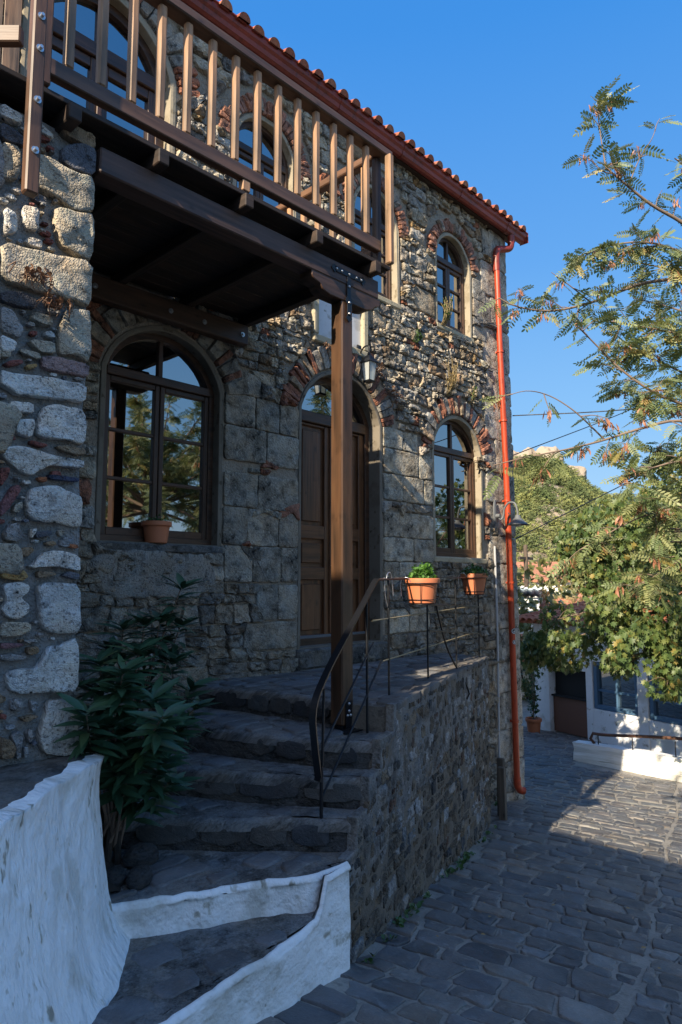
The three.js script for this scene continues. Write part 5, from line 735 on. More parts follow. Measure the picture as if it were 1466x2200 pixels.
function leafing(t, leaves, geos, mats, single, partName, restName, size = 1) {   // largest leaves become parts, the rest one instanced part
  const off = worldBase.get(t); leaves.forEach(l => { const c = V().setFromMatrixPosition(l.m), s = seenPx(c); l.size = inFrame(c, 20) ? l.s / s[2] : -s[2]; }); leaves.sort((a, b) => b.size - a.size);
  const move = (m) => { m.elements[12] -= off.x; m.elements[13] -= off.y; m.elements[14] -= off.z; return m; };
  const groups = new Map(); leaves.forEach((l, i) => { move(l.m); if (i < single && l.size > 0) { const m = new THREE.Mesh(geos[l.g], mats[l.k]); m.name = partName; l.m.decompose(m.position, m.quaternion, m.scale); m.castShadow = m.receiveShadow = true; t.add(m); } else { const key = l.g * 10 + l.k; if (!groups.has(key)) groups.set(key, []); groups.get(key).push(l.m); } });
  const holder = new THREE.Group(); holder.name = restName; holder.userData.kind = 'stuff'; t.add(holder);
  for (const [key, list] of groups) { const im = new THREE.InstancedMesh(geos[Math.floor(key / 10)], mats[key % 10], list.length); im.name = 'leaf_spray'; im.userData.kind = 'stuff'; list.forEach((m, i) => im.setMatrixAt(i, m)); im.castShadow = im.receiveShadow = true; holder.add(im); }
}
function robinia(label, trunk, branches, seed, dens, opt = {}) {
  const t = thing('robinia_tree', label, 'tree', trunk[0].toArray()), r = rng(seed), leaves = [], pods = [];
  put('trunk', taper(trunk, .19, .11, 12), M.bark, t);
  const addLeaf = (p, dir, L, k) => { const z = dir.clone().normalize(), x = new THREE.Vector3().crossVectors(V(0, 1, 0), z).normalize(), y = new THREE.Vector3().crossVectors(z, x); const roll = (r() - .5) * 2.4; const X = x.clone().multiplyScalar(Math.cos(roll)).addScaledVector(y, Math.sin(roll)), Y = new THREE.Vector3().crossVectors(z, X); leaves.push({ m: new THREE.Matrix4().makeBasis(X.multiplyScalar(L), Y.multiplyScalar(L), z.multiplyScalar(L)).setPosition(p), s: L, g: Math.floor(r() * 3), k }); };
  const twigs = [];
  const twig = (p, dir, L, lush, pod) => { const e = p.clone().addScaledVector(dir, L).add(V(0, -.12 * L, 0)), m = p.clone().lerp(e, .5).add(V((r() - .5) * .1 * L, .08 * L, (r() - .5) * .1 * L)); twigs.push(taper([p, m, e], .006 * (opt.tw ?? 1), .0025, 5));
    const n = Math.max(2, Math.round(L * 36 * lush)); for (let i = 0; i < n; i++) { const f = lerp(.15, 1, (i + r() * .5) / n), c = p.clone().lerp(m, Math.min(1, f * 2)).lerp(e, Math.max(0, f * 2 - 1)), a = r() * 6.28, d = dir.clone().multiplyScalar(.55).add(V(Math.cos(a), lerp(-.9, .4, r()), Math.sin(a))).normalize(); const v = r(); addLeaf(c, d, lerp(.13, .235, r()) * (opt.ls ?? 1), v < .3 ? 0 : v < .68 ? 1 : v < .93 ? 2 : 3); }
    if (r() < pod * 1.2) for (let i = 0; i < 9; i++) { const s = lerp(.05, .095, r()), c = e.clone().lerp(m, r() * .7).add(V((r() - .5) * .08, -.01, (r() - .5) * .08)); pods.push({ m: new THREE.Matrix4().compose(c, new THREE.Quaternion().setFromEuler(new THREE.Euler((r() - .5) * .7, r() * 6.28, (r() - .5) * .7)), V(s, s, s)), s, g: 0, k: 0 }); } };
  for (const [pts, r0, r1, from, lush, pod, tl] of branches) { const c = new THREE.CatmullRomCurve3(pts), len = c.getLength(); put('limb', taper(pts, r0, r1, 8), r0 > .02 ? M.twig : M.twig, t);
    const n = Math.round(len * (1 - from) * 8.5 * dens * Math.min(1.2, lush)); for (let i = 0; i < n; i++) { const u = lerp(from, 1, (i + r()) / n), p = c.getPointAt(Math.min(1, u)), tg = c.getTangentAt(Math.min(1, u)), a = r() * 6.28, side = V(Math.cos(a), Math.sin(a) * .8 + .12, Math.sin(a + 1.3)).normalize(); twig(p, tg.clone().multiplyScalar(lerp(.3, .8, u)).add(side).normalize(), lerp(.12, .42, r()) * (tl ?? 1) * lerp(1.15, .7, u), lush, pod); } }
  put('twigs', mergeGeometries(twigs), M.twig, t, null, 'stuff');
  leafing(t, leaves, robGeos, robMats, opt.single ?? 300, 'leaf', 'crown'); if (pods.length) leafing(t, pods, [podGeo], [podMat], 0, 'pod', 'seed_pods'); return t;
}
const L = (list) => list.map(p => at(...p));
{ const fork = V(10.3, 2.3, 5.2), trunk = [V(10.6, groundY(10.6) - .1, 5.6), V(10.5, .5, 5.4), fork], start = V(10.3, 2.2, 5.2), up1 = V(9.6, 4.2, 4.6), hub = at(1720, 700, 7.0), hub2 = at(1700, 980, 6.9);
  const B = [
    [[start, up1, at(1700, 520, 6.9)], .09, .05, .6, .5, .1], [[start, hub2, hub], .08, .05, .8, .6, .1],
    [[at(1700, 620, 6.9), ...L([[1560, 550, 6.8], [1466, 478, 6.7], [1400, 440, 6.6], [1340, 392, 6.5], [1302, 360, 6.5]])], .035, .008, .55, .75, .28, .8],
    [L([[1302, 360, 6.5], [1292, 300, 6.5], [1286, 250, 6.5], [1283, 200, 6.5]]), .008, .003, .25, 1.25, .25, .62],
    [L([[1350, 400, 6.5], [1375, 340, 6.5], [1400, 300, 6.4], [1408, 280, 6.4]]), .007, .003, .3, .9, .4, .6],
    [L([[1320, 375, 6.5], [1290, 365, 6.4], [1270, 340, 6.4]]), .006, .003, .3, 1.1, .3, .6],
    [[hub, ...L([[1560, 590, 6.9], [1440, 600, 6.8], [1370, 612, 6.7], [1270, 650, 6.6], [1180, 668, 6.5], [1100, 655, 6.4], [1072, 640, 6.4]])], .034, .006, .62, 1.0, .55, .75],
    [L([[1270, 650, 6.6], [1220, 610, 6.5], [1185, 585, 6.5]]), .008, .003, .3, .9, .25, .75],
    [[hub, ...L([[1600, 480, 6.7], [1500, 380, 6.6], [1450, 340, 6.5]])], .03, .006, .5, 1.2, .3],
    [[hub, ...L([[1560, 600, 6.5], [1460, 540, 6.4], [1380, 520, 6.3], [1300, 530, 6.3], [1262, 545, 6.3]])], .028, .005, .35, 1.35, .25],
    [[hub, ...L([[1560, 640, 7.0], [1440, 580, 7.0], [1340, 560, 7.0]])], .028, .005, .3, 1.3, .2],
    [[hub, ...L([[1560, 760, 6.4], [1466, 720, 6.3], [1370, 700, 6.3], [1310, 690, 6.3]])], .028, .005, .35, 1.3, .3],
    [[hub2, ...L([[1580, 900, 6.4], [1466, 868, 6.3], [1400, 840, 6.2], [1330, 790, 6.2], [1280, 740, 6.2], [1240, 700, 6.1]])], .03, .005, .35, 1.0, .4, .85],
    [[hub2, ...L([[1580, 860, 6.6], [1466, 800, 6.5], [1400, 770, 6.5], [1320, 740, 6.5]])], .026, .005, .35, 1.3, .3],
    [[hub2, ...L([[1580, 960, 6.2], [1466, 905, 6.1], [1380, 920, 6.0], [1300, 945, 6.0], [1220, 965, 5.9], [1120, 985, 5.8], [1060, 1000, 5.8]])], .026, .004, .3, .8, .6, .85],
    [L([[1300, 945, 6.0], [1230, 880, 5.9], [1180, 850, 5.9], [1130, 840, 5.8], [1090, 850, 5.8]]), .008, .003, .3, .5, .8, .8],
    [[hub2, ...L([[1580, 1000, 6.0], [1466, 990, 5.9], [1390, 1010, 5.9], [1330, 1040, 5.8]])], .024, .005, .3, 1.3, .5],
    [[hub2, ...L([[1580, 1080, 6.2], [1466, 1090, 6.1], [1380, 1110, 6.0], [1300, 1150, 5.9], [1250, 1180, 5.9]])], .024, .004, .3, 1.2, .7],
    [[hub2, ...L([[1600, 1140, 5.9], [1500, 1180, 5.9], [1420, 1230, 5.9], [1350, 1270, 5.8]])], .022, .004, .3, 1.2, .8],
    [[hub2, ...L([[1580, 900, 7.2], [1440, 840, 7.3], [1340, 850, 7.4]])], .026, .005, .3, 1.4, .3], [[hub2, ...L([[1580, 1020, 7.4], [1440, 980, 7.5], [1350, 960, 7.6]])], .026, .005, .3, 1.4, .3], [[hub, ...L([[1560, 700, 7.6], [1440, 660, 7.7], [1360, 640, 7.7]])], .026, .005, .3, 1.4, .2],
    [[hub2, ...L([[1580, 1100, 7.2], [1450, 1060, 7.3], [1390, 1080, 7.3]])], .024, .005, .3, 1.4, .4],
  ];
  robinia('tall robinia with feathery leaves and brown pods reaching over the lane to the downpipe', trunk, B, 11, 1.0);
  // a second robinia across the lane, seen mirrored in the window panes
  const r = rng(5), tk = [V(9.4, groundY(9.4) - .1, 10.6), V(9.3, 1.6, 10.5), V(9.2, 3.4, 10.4)], B2 = [];
  for (let i = 0; i < 34; i++) { const a = i * 2.4, el = lerp(-.45, 1.2, (i + .5) / 34), d = V(Math.cos(a) * Math.cos(el), Math.sin(el), Math.sin(a) * Math.cos(el)), e = tk[2].clone().addScaledVector(d, lerp(2.6, 4.3, r())); B2.push([[tk[2], tk[2].clone().lerp(e, .5).add(V(0, .3, 0)), e], .05, .008, .3, 1.2, .4, 1.6]); }
  { const tk3 = [V(15.5, -2, 8.5), V(15.4, .5, 8.4), V(15.3, 2.4, 8.3)], B3 = []; for (let i = 0; i < 30; i++) { const a = i * 2.4, el = lerp(-.45, 1.2, (i + .5) / 30), d = V(Math.cos(a) * Math.cos(el), Math.sin(el), Math.sin(a) * Math.cos(el)), e = tk3[2].clone().addScaledVector(d, lerp(2.4, 3.8, r())); B3.push([[tk3[2], tk3[2].clone().lerp(e, .5).add(V(0, .3, 0)), e], .05, .008, .3, 1.2, .3, 1.6]); }
    robinia('robinia down the lane whose crown shows mirrored in the right ground-floor window', tk3, B3, 13, .7, { ls: 1.4, single: 0, tw: 1.5 }); }
  robinia('robinia across the lane whose crown shows mirrored in the ground-floor window panes', tk, B2, 12, .75, { ls: 1.35, single: 0, tw: 1.5 });
}
// ------------------------------------------------------------------ plane tree in front of the white building
{ const leafG = (() => { const p = [0, 0, 0], id = []; const out = [[0, -.02], [.28, -.12], [.2, .12], [.55, .2], [.3, .38], [.42, .72], [.16, .6], [0, 1]]; const all = [...out, ...out.slice(1, -1).reverse().map(q => [-q[0], q[1]])]; p.length = 0; p.push(0, .02, .4); for (const [x, z] of all) p.push(x, -.12 * x * x * 4 - .1 * z * z, z); for (let i = 1; i <= all.length; i++) id.push(0, i % all.length + 1, i); const g = new THREE.BufferGeometry(); g.setAttribute('position', new THREE.Float32BufferAttribute(p, 3)); g.setIndex(id); g.computeVertexNormals(); return g; })();
  const mats = [leafMat(.08, .14, .04, .4), leafMat(.12, .18, .045, .42), leafMat(.2, .24, .06, .45), leafMat(.34, .27, .07, .42)];
  const base = V(12.1, -1.8, 4.4), t = thing('plane_tree', 'plane tree with lobed green leaves hanging low in front of the white building', 'tree', base.toArray()), r = rng(31);
  const top = V(11.9, 1.4, 3.9); put('trunk', taper([base, V(12.05, 0, 4.2), top], .2, .13, 12), M.bark, t);
  const leaves = [], tw = [];
  const clump = (u, v, d, ru, rv, rd, n, s = 1) => { for (let i = 0; i < n * 1.9; i++) { let a, b, c; do { a = r() * 2 - 1; b = r() * 2 - 1; c = r() * 2 - 1; } while (a * a + b * b + c * c > 1); const p = at(u + a * ru, v + b * rv, d + c * rd); if (noise3(p.x * 1.9, p.y * 1.9, p.z * 1.9) < -.12) continue; if (p.x < 9.05 && p.z < .1) continue;
      const dir = V(r() - .5, -.35 - r() * .5, r() - .5).normalize(), x = new THREE.Vector3().crossVectors(dir, V(r() - .5, .2, r() - .5)).normalize(), y = new THREE.Vector3().crossVectors(dir, x), S2 = lerp(.07, .125, r()) * s; const k = r(); leaves.push({ m: new THREE.Matrix4().makeBasis(x.multiplyScalar(S2), y.multiplyScalar(S2), dir.multiplyScalar(S2)).setPosition(p), s: S2, g: 0, k: k < .38 ? 0 : k < .72 ? 1 : k < .94 ? 2 : 3 }); } };
  const limb = (pts, a, b) => put('limb', taper(pts, a, b, 7), M.twig, t);
  for (const [u, v, d, ru, rv, rd, n] of [[1215, 1385, 11.2, 90, 55, .6, 620], [1300, 1300, 11, 90, 80, .8, 800], [1200, 1330, 11.3, 90, 55, .5, 560], [1265, 1260, 11.3, 80, 60, .6, 420], [1260, 1170, 11.4, 70, 70, .6, 420], [1330, 1140, 11, 90, 80, .7, 600], [1270, 1130, 11.5, 40, 40, .4, 120], [1180, 1240, 11.5, 40, 25, .4, 110], [1390, 1400, 10.2, 90, 65, .7, 800], [1440, 1330, 10.0, 80, 90, .8, 700], [1400, 1200, 10.4, 100, 100, .8, 800], [1350, 1425, 10.4, 60, 40, .5, 300], [1440, 1465, 9.8, 60, 40, .4, 260], [1145, 1400, 11.3, 30, 40, .3, 120], [1460, 1050, 10.2, 100, 90, .8, 500], [1540, 1250, 10, 100, 200, 1, 500]]) { clump(u, v, d, ru, rv, rd, n); const e = at(u, v, d); limb([top, top.clone().lerp(e, .5).add(V(0, .35, 0)), e], .035, .006); for (let k = 0; k < 7; k++) { const q = at(u + (r() - .5) * ru * 1.7, v + (r() - .5) * rv * 1.7, d + (r() - .5) * rd); tw.push(taper([e, e.clone().lerp(q, .5).add(V(0, .06, 0)), q], .006, .003, 5)); } }
  put('twigs', mergeGeometries(tw), M.twig, t, null, 'stuff'); leafing(t, leaves, [leafG], mats, 220, 'leaf', 'crown');
}

// ------------------------------------------------------------------ white building, low wall, potted plant
const BO = V(15.4, -1.9, -2.84), BD = V(-.26, 0, .966).normalize(), BN = V(-BD.z, 0, BD.x).multiplyScalar(1); // BN: towards the lane
if (BN.x > 0) BN.multiplyScalar(-1);
const bm = new THREE.Matrix4().makeBasis(BD, V(0, 1, 0), BN.clone()).setPosition(BO);
{ const t = thing('white_building', 'low whitewashed building with blue window frames and a brown panel behind the plane tree', 'house', BO.toArray()); const flip = new THREE.Vector3().crossVectors(BD, V(0, 1, 0)).dot(BN) < 0;
  const P = (n, g, m, par = t) => put(n, g.applyMatrix4(bm), m, par); const B = (x0, x1, y0, y1, z0, z1, c = .008) => boxAt(x0, x1, y0, y1, z0, z1, c);
  // local: x along the front, y above its floor, z out to the lane
  P('wall', B(-.45, 0, -.2, 2.55, -.3, 0), M.shopWall); P('wall', B(.001, 1.06, 1.5, 2.55, -.3, -.002), M.shopWall); P('wall', B(1.061, 1.24, -.2, 2.55, -.3, 0), M.shopWall);
  P('wall', B(1.241, 2.36, -.2, .72, -.3, 0), M.shopWall); P('wall', B(1.241, 2.36, 1.75, 2.55, -.3, 0), M.shopWall); P('wall', B(2.361, 2.6, -.2, 2.55, -.3, .0), M.shopWall); P('wall', B(2.601, 4.2, -.2, .7, -.3, -.01), M.shopWall); P('wall', B(2.601, 4.2, 1.75, 2.55, -.3, -.01), M.shopWall); P('wall', B(4.201, 6.5, -.2, 2.55, -.3, 0), M.shopWall);
  P('side_wall', B(-.45, -.15, -.2, 2.55, -5, -.301), M.shopWall); P('rear_wall', B(-.44, 6.5, -.2, 2.5, -5.3, -5.01), M.shopWall);
  P('brown_panel', B(.02, 1.04, .02, .83, -.16, -.11, .01), M.brownPanel); P('dark_opening', B(.02, 1.04, .84, 1.49, -.29, -.2, .004), M.dark); P('counter_board', B(.0, 1.06, .832, .87, -.2, -.06, .006), M.dark);
  const win = (x0, x1, y0, y1) => { const w = sub('window', t); P('frame', merge([B(x0, x0 + .09, y0, y1, -.2, -.03), B(x1 - .07, x1, y0, y1, -.2, -.03), B(x0 + .09, x1 - .07, y0, y0 + .09, -.2, -.03), B(x0 + .09, x1 - .07, y1 - .07, y1, -.2, -.03)]), M.blueFrame, w); const c = (x0 + x1) / 2 + .02; P('mullion', B(c - .025, c + .025, y0 + .09, y1 - .07, -.18, -.06, .005), M.blueFrame, w); P('transom', B(x0 + .09, x1 - .07, y0 + .38, y0 + .43, -.178, -.062, .005), M.blueFrame, w);
    for (const [a, b] of [[x0 + .09, c - .025], [c + .025, x1 - .07]]) for (const [p, q] of [[y0 + .09, y0 + .38], [y0 + .43, y1 - .07]]) put('pane', new THREE.PlaneGeometry(b - a, q - p).translate((a + b) / 2, (p + q) / 2, -.12).applyMatrix4(bm), glass, w); P('curtain', B(x0 + .1, c - .03, y0 + .1, y0 + .37, -.25, -.24, .002), M.white, w); };
  win(1.25, 2.35, .73, 1.74); win(2.61, 4.19, .71, 1.74);
  P('floor_slab', B(-.14, 6.5, -.1, .0, -5, -.31), M.dark); P('ceiling', B(-.14, 6.5, 2.4, 2.5, -5, -.31), M.dark);
  // roof of orange pan tiles in courses
  const roof = sub('roof', t), sl = .13, W = 7.4; P('roof_deck', (() => { const s = new THREE.Shape([[.35, 2.53], [.35, 2.58], [-2.6, 2.58 + 2.95 * sl], [-5.6, 2.58 - .0], [-5.6, 2.53], [-2.6, 2.53 + 2.95 * sl - .02]].map(p => new THREE.Vector2(-p[0], p[1]))); return new THREE.ExtrudeGeometry(s, { depth: W, bevelEnabled: false }).rotateY(Math.PI / 2).translate(-.8, 0, 0); })(), M.tile, roof);
  const orange = mat(.55, .17, .075, { map: rep(tileMap, 2) }), og = [orange, orange.clone(), orange.clone()]; og[1].color.setRGB(.48, .13, .06); og[2].color.setRGB(.6, .22, .11);
  const tg = new THREE.CylinderGeometry(.07, .085, .42, 8, 1, true, -Math.PI / 2, Math.PI), r = rng(3), an = Math.atan(sl), rest = [];
  for (let row = 0; row < 9; row++) for (let i = 0; i < 34; i++) { const m = new THREE.Matrix4().makeRotationX(-(Math.PI / 2 - an)).setPosition(-.7 + i * .21, 2.6 + row * .36 * Math.sin(an) + .01, .3 - row * .36 * Math.cos(an)); const k = Math.floor(r() * 3); const g = tg.clone().applyMatrix4(m); if (i < 12) P('roof_tile', g, og[k], roof); else rest.push(g); }
  put('far_roof_tiles', mergeGeometries(rest).applyMatrix4(bm), og[0], roof, null, 'stuff');
}
{ // low white wall with its handrail
  const a = V(12.69, -1.76, -1.01), d = V(12.40 - 12.69, 0, 2.6 + 1.01), len = d.length(); d.normalize(); const n = V(-d.z, 0, d.x).multiplyScalar(d.x < 0 ? 1 : 1), m = new THREE.Matrix4().makeBasis(d, V(0, 1, 0), new THREE.Vector3().crossVectors(d, V(0, 1, 0))).setPosition(a);
  const t = thing('low_white_wall', 'low white wall along the far side of the lane, half shaded and half sunlit', 'wall', a.toArray()), g = new THREE.BoxGeometry(8, .5, .24, 80, 8, 4).translate(4, .1, -.12), p = g.attributes.position; for (let i = 0; i < p.count; i++) { const x = p.getX(i), y = p.getY(i), z = p.getZ(i); p.setXYZ(i, x + (x < .01 ? .02 * noise3(y * 8, z * 8, 2) : 0), y > 0 ? y + .05 * x * .6 + .012 * noise3(x * 4, 1, 1) : y - .2, z + .012 * noise3(x * 3, y * 5, 3)); } g.computeVertexNormals(); put('wall_body', g.applyMatrix4(m), M.lime, t);
  const h = thing('lane_handrail', 'dark pipe handrail with a curled end on top of the low white wall', 'handrail', a.toArray()); const q = (x, y, z = -.12) => V(x, y, z).applyMatrix4(m);
  put('pipe', tube([q(.38, .36), q(.31, .4), q(.3, .5), q(.37, .555), q(.6, .56), q(2, .72), q(5, .95), q(7.8, 1.15)], .028, 10, 60), M.rust, h); for (const x of [.45, 1.1, 1.85, 3.2, 4.6, 6]) put('upright', rod(q(x, .33), q(x, .54 + (x - .5) * .085), .01), M.iron, h);
}
{ const p = V(15.22, -1.9, -3.0).addScaledVector(BN, .22), t = thing('potted_climber', 'tall thin climbing plant in a clay pot at the corner of the white building', 'potted plant', p.toArray()); put('pot', potGeo(.19, .34).translate(p.x, p.y, p.z), M.terracotta, t); put('soil', new THREE.CircleGeometry(.16, 20).rotateX(-Math.PI / 2).translate(p.x, p.y + .3, p.z), M.soil, t);
  const r = rng(2), lv = [], m = leafMat(.05, .11, .03, .4); for (let i = 0; i < 5; i++) put('stem', taper([V(p.x, p.y + .28, p.z), V(p.x + (r() - .5) * .12, p.y + 1, p.z + (r() - .5) * .12), V(p.x + (r() - .5) * .35, p.y + 1.9, p.z + (r() - .5) * .35)], .01, .005, 5), M.twig, t); for (let i = 0; i < 420; i++) { const y = Math.pow(r(), .8) * 1.75, w = .07 + y * .13, s = lerp(.05, .1, r()); lv.push(herbLeaf.clone().scale(s, s, s).rotateX(-r() * 1.6).rotateY(r() * 6.28).translate(p.x + (r() - .5) * 2 * w, p.y + .33 + y, p.z + (r() - .5) * 2 * w)); } put('foliage', mergeGeometries(lv), m, t, null, 'stuff'); }
{ const c = V(14.3, -1.85, -3.55), t = thing('brown_trough', 'dark reddish planter half hidden behind the house corner', 'planter', c.toArray()); put('trough', boxAt(c.x - .35, c.x + .35, c.y + .55, c.y + 1.0, c.z - .25, c.z + .25, .02), M.brownPanel, t); put('stand', boxAt(c.x - .3, c.x + .3, c.y, c.y + .548, c.z - .2, c.z + .2, .02), M.dark, t); }

// ------------------------------------------------------------------ town and hill behind
const HD = V(Math.cos(.452), 0, -Math.sin(.452)), HR = V(Math.sin(.452), 0, Math.cos(.452));   // away from the lane, and to its right
const far = (d, e, y = 0) => EYE.clone().setY(0).addScaledVector(HD, d).addScaledVector(HR, e).setY(y);
const hillY = (d, e) => { const crest = 25 + 11.5 * (1 - smooth(-3, 13, e)); return -7 + (crest + 5) * smooth(62, 205, d + 10 * noise3(e * .02, 1, 4)) * (1 - .3 * smooth(215, 320, d)) + 2.2 * fbm3(d * .03, e * .03, 5, 4) * smooth(70, 110, d); };
{ const N = 150, g = new THREE.PlaneGeometry(1, 1, N, N), p = g.attributes.position, uv = g.attributes.uv, col = [];
  for (let j = 0; j <= N; j++) for (let i = 0; i <= N; i++) { const k = j * (N + 1) + i, d = lerp(34, 360, j / N), e = (i / N - .5) * 2 * lerp(60, 240, j / N), w = far(d, e), ro = smooth(.12, .5, fbm3(d * .05, e * .06, 2, 3) + .55 * smooth(186, 200, d) * smooth(26, -4, e)); let y = hillY(d, e); y += ro * (1.6 * Math.abs(fbm3(d * .3, e * .3, 8, 3)) * 2); p.setXYZ(k, w.x, y, w.z); uv.setXY(k, e * .1, d * .1); col.push(lerp(.08, .36, ro), lerp(.075, .29, ro), lerp(.035, .22, ro)); }
  g.setAttribute('color', new THREE.Float32BufferAttribute(col, 3)); const gi = g.index; for (let i = 0; i < gi.count; i += 3) { const a = gi.getX(i); gi.setX(i, gi.getX(i + 1)); gi.setX(i + 1, a); } g.computeVertexNormals(); struct('hill', g, mat(1, 1, 1, { vertexColors: true, bumpMap: rep(stoneBump, 1), bumpScale: .5 })); }
{ // plain ground out to the horizon
  struct('far_ground', new THREE.CircleGeometry(1600, 60).rotateX(-Math.PI / 2).translate(0, -9, 0), mat(.12, .12, .07)); }
{ // rock outcrops on the crest
  const r = rng(44); for (const [d, e, s, lab] of [[194, -7.5, 3.4, 'pale rock outcrop standing on the hill crest'], [194, -12, 3.4, 'pale rocky knob on the hill crest close to the house'], [193, -2, 3.8, 'long slanting rock band running down from the crest outcrop'], [192, 4.5, 3, 'low pale rock at the lower end of the crest']]) { const g = new THREE.IcosahedronGeometry(s, 4), p = g.attributes.position; for (let i = 0; i < p.count; i++) { const k = 1 + .5 * fbm3(p.getX(i) * .6 + e, p.getY(i) * .6, p.getZ(i) * .6, 4); p.setXYZ(i, p.getX(i) * k * 1.2, p.getY(i) * k * (e > -6 && e < 0 ? .9 : 1.05), p.getZ(i) * k); } const gg = flat(g); const m = new THREE.Mesh(gg, mat(.33, .27, .205)); m.name = numbered('rock_outcrop'); const w = far(d, e, hillY(d, e) + s * .35); m.position.copy(w); tag(m, lab, 'rock'); m.castShadow = m.receiveShadow = true; scene.add(m); } }
{ // pine wood on the slope: tufted crowns
  const tuft = (() => { const r = rng(6), pos = []; for (let i = 0; i < 34; i++) { const a = r() * 6.28, k = Math.sqrt(r()), y = r(), c = V(Math.cos(a) * k * (1.05 - y * .6), .3 + y * 1.15, Math.sin(a) * k * (1.05 - y * .6)), s = lerp(.14, .27, r());
      for (let q = 0; q < 9; q++) { const b = V(c.x + (r() - .5) * s * 2, c.y + (r() - .5) * s * 1.1, c.z + (r() - .5) * s * 2); for (let e = 0; e < 3; e++) pos.push(b.x + (r() - .5) * s * 1.5, b.y + (r() - .4) * s * 1.1, b.z + (r() - .5) * s * 1.5); } }
    const g = new THREE.BufferGeometry(); g.setAttribute('position', new THREE.Float32BufferAttribute(pos, 3)); g.computeVertexNormals(); const t = new THREE.CylinderGeometry(.03, .05, .6, 5).toNonIndexed().translate(0, .25, 0); t.deleteAttribute('uv'); return mergeGeometries([g, t]); })();
  const r = rng(66), list = []; for (let i = 0; i < 20000 && list.length < 7000; i++) { const d = lerp(70, 215, Math.sqrt(r())), e = lerp(-75, 95, r()); if (noise3(d * .06, e * .06, 9) < -.42) continue; if (d > 180 && r() < .85 * smooth(20, -5, e)) continue; list.push([d, e]); }
  const im = new THREE.InstancedMesh(tuft, mat(1, 1, 1, { roughness: 1 }), list.length), m = new THREE.Matrix4(), q = new THREE.Quaternion(), c = new THREE.Color(); list.forEach(([d, e], i) => { const s = lerp(.95, 1.9, r()), w = far(d, e, hillY(d, e) - .3); q.setFromEuler(new THREE.Euler(0, r() * 6.28, 0)); m.compose(w, q, V(s, s * lerp(.8, 1.25, r()), s)); im.setMatrixAt(i, m); const v = r(); c.setRGB(lerp(.08, .24, v * v), lerp(.11, .25, v * v), lerp(.035, .075, v)); im.setColorAt(i, c); });
  im.name = 'pine_wood'; im.userData.kind = 'stuff'; im.castShadow = im.receiveShadow = true; scene.add(im); }
function farHouse(label, d, e, w, h, dp, turn, wallM, roofM, floors, seed) { const y = Math.max(-7, hillY(d, e)), pos = far(d, e, y), t = thing('village_house', label, 'house', pos.toArray()), m = new THREE.Matrix4().makeRotationY(turn).setPosition(pos), P = (n, g, mt, par = t) => put(n, g.applyMatrix4(m), mt, par);
  P('wall', boxAt(-w / 2, w / 2, -1, h, -dp / 2, dp / 2, .03), wallM); const s = new THREE.Shape([[-dp / 2 - .35, h - .05], [0, h + dp * .24], [dp / 2 + .35, h - .05], [dp / 2 + .35, h + .1], [0, h + dp * .24 + .16], [-dp / 2 - .35, h + .1]].map(p => new THREE.Vector2(...p))); const roof = P('roof', new THREE.ExtrudeGeometry(s, { depth: w + .6, bevelEnabled: false }).rotateY(Math.PI / 2).translate(-w / 2 - .3, 0, 0), roofM);
  for (let f = 0; f < floors; f++) for (let i = 0; i < 3; i++) { const x = (i - 1) * w * .29, yy = h * (f + .5) / floors; const win = P('window', boxAt(x - .5, x + .5, yy - .7, yy + .7, dp / 2 - .1, dp / 2 + .03, .01), M.white); put('pane', boxAt(x - .4, x + .4, yy - .6, yy + .6, dp / 2 + .02, dp / 2 + .05, .005).applyMatrix4(m), M.dark, win); P('window', boxAt(-w / 2 - .03, -w / 2 + .1, yy - .7, yy + .7, (i - 1) * dp * .29 - .45, (i - 1) * dp * .29 + .45, .01), M.dark); } }
{ const o = mat(.5, .22, .13, { map: rep(tileMap, .6) }), w = mat(.72, .72, .7), c = mat(.62, .55, .44);
  farHouse('white village house with a red roof halfway up behind the plane tree', 44, -3.6, 7, 5.2, 6, -1.1, w, o, 2, 1); farHouse('white house at the foot of the pine hill, highest of the village houses', 66, -2, 7, 8.5, 7, -.9, w, o, 3, 2); farHouse('cream house with an orange roof close behind the white building', 26, .3, 9, 6.2, 7, -1.2, c, o, 1, 3); farHouse('white house with a red roof half hidden by autumn trees', 55, 5, 8, 6.5, 7, -1, w, o, 2, 4); farHouse('pale house farthest right among the trees', 50, 13, 8, 6, 7, -1.3, c, o, 2, 5);
  const s = thing('metal_shed_roof', 'pale blue corrugated metal roof glimpsed above the orange tiles', 'roof', far(25, -2.6, .4).toArray()), p = far(25, -2.6, 1.25), m = new THREE.Matrix4().makeRotationY(-1.1).setPosition(p), g = new THREE.BoxGeometry(4, .06, 3, 60, 1, 1), q = g.attributes.position; for (let i = 0; i < q.count; i++) q.setY(i, q.getY(i) + .03 * Math.sin(q.getX(i) * 26) + q.getZ(i) * .1); g.computeVertexNormals(); put('corrugated_sheet', g.applyMatrix4(m), mat(.45, .55, .65, { roughness: .5 }), s); put('shed_wall', boxAt(-1.9, 1.9, -4, -.2, -1.4, 1.4, .03).applyMatrix4(m), w, s); }
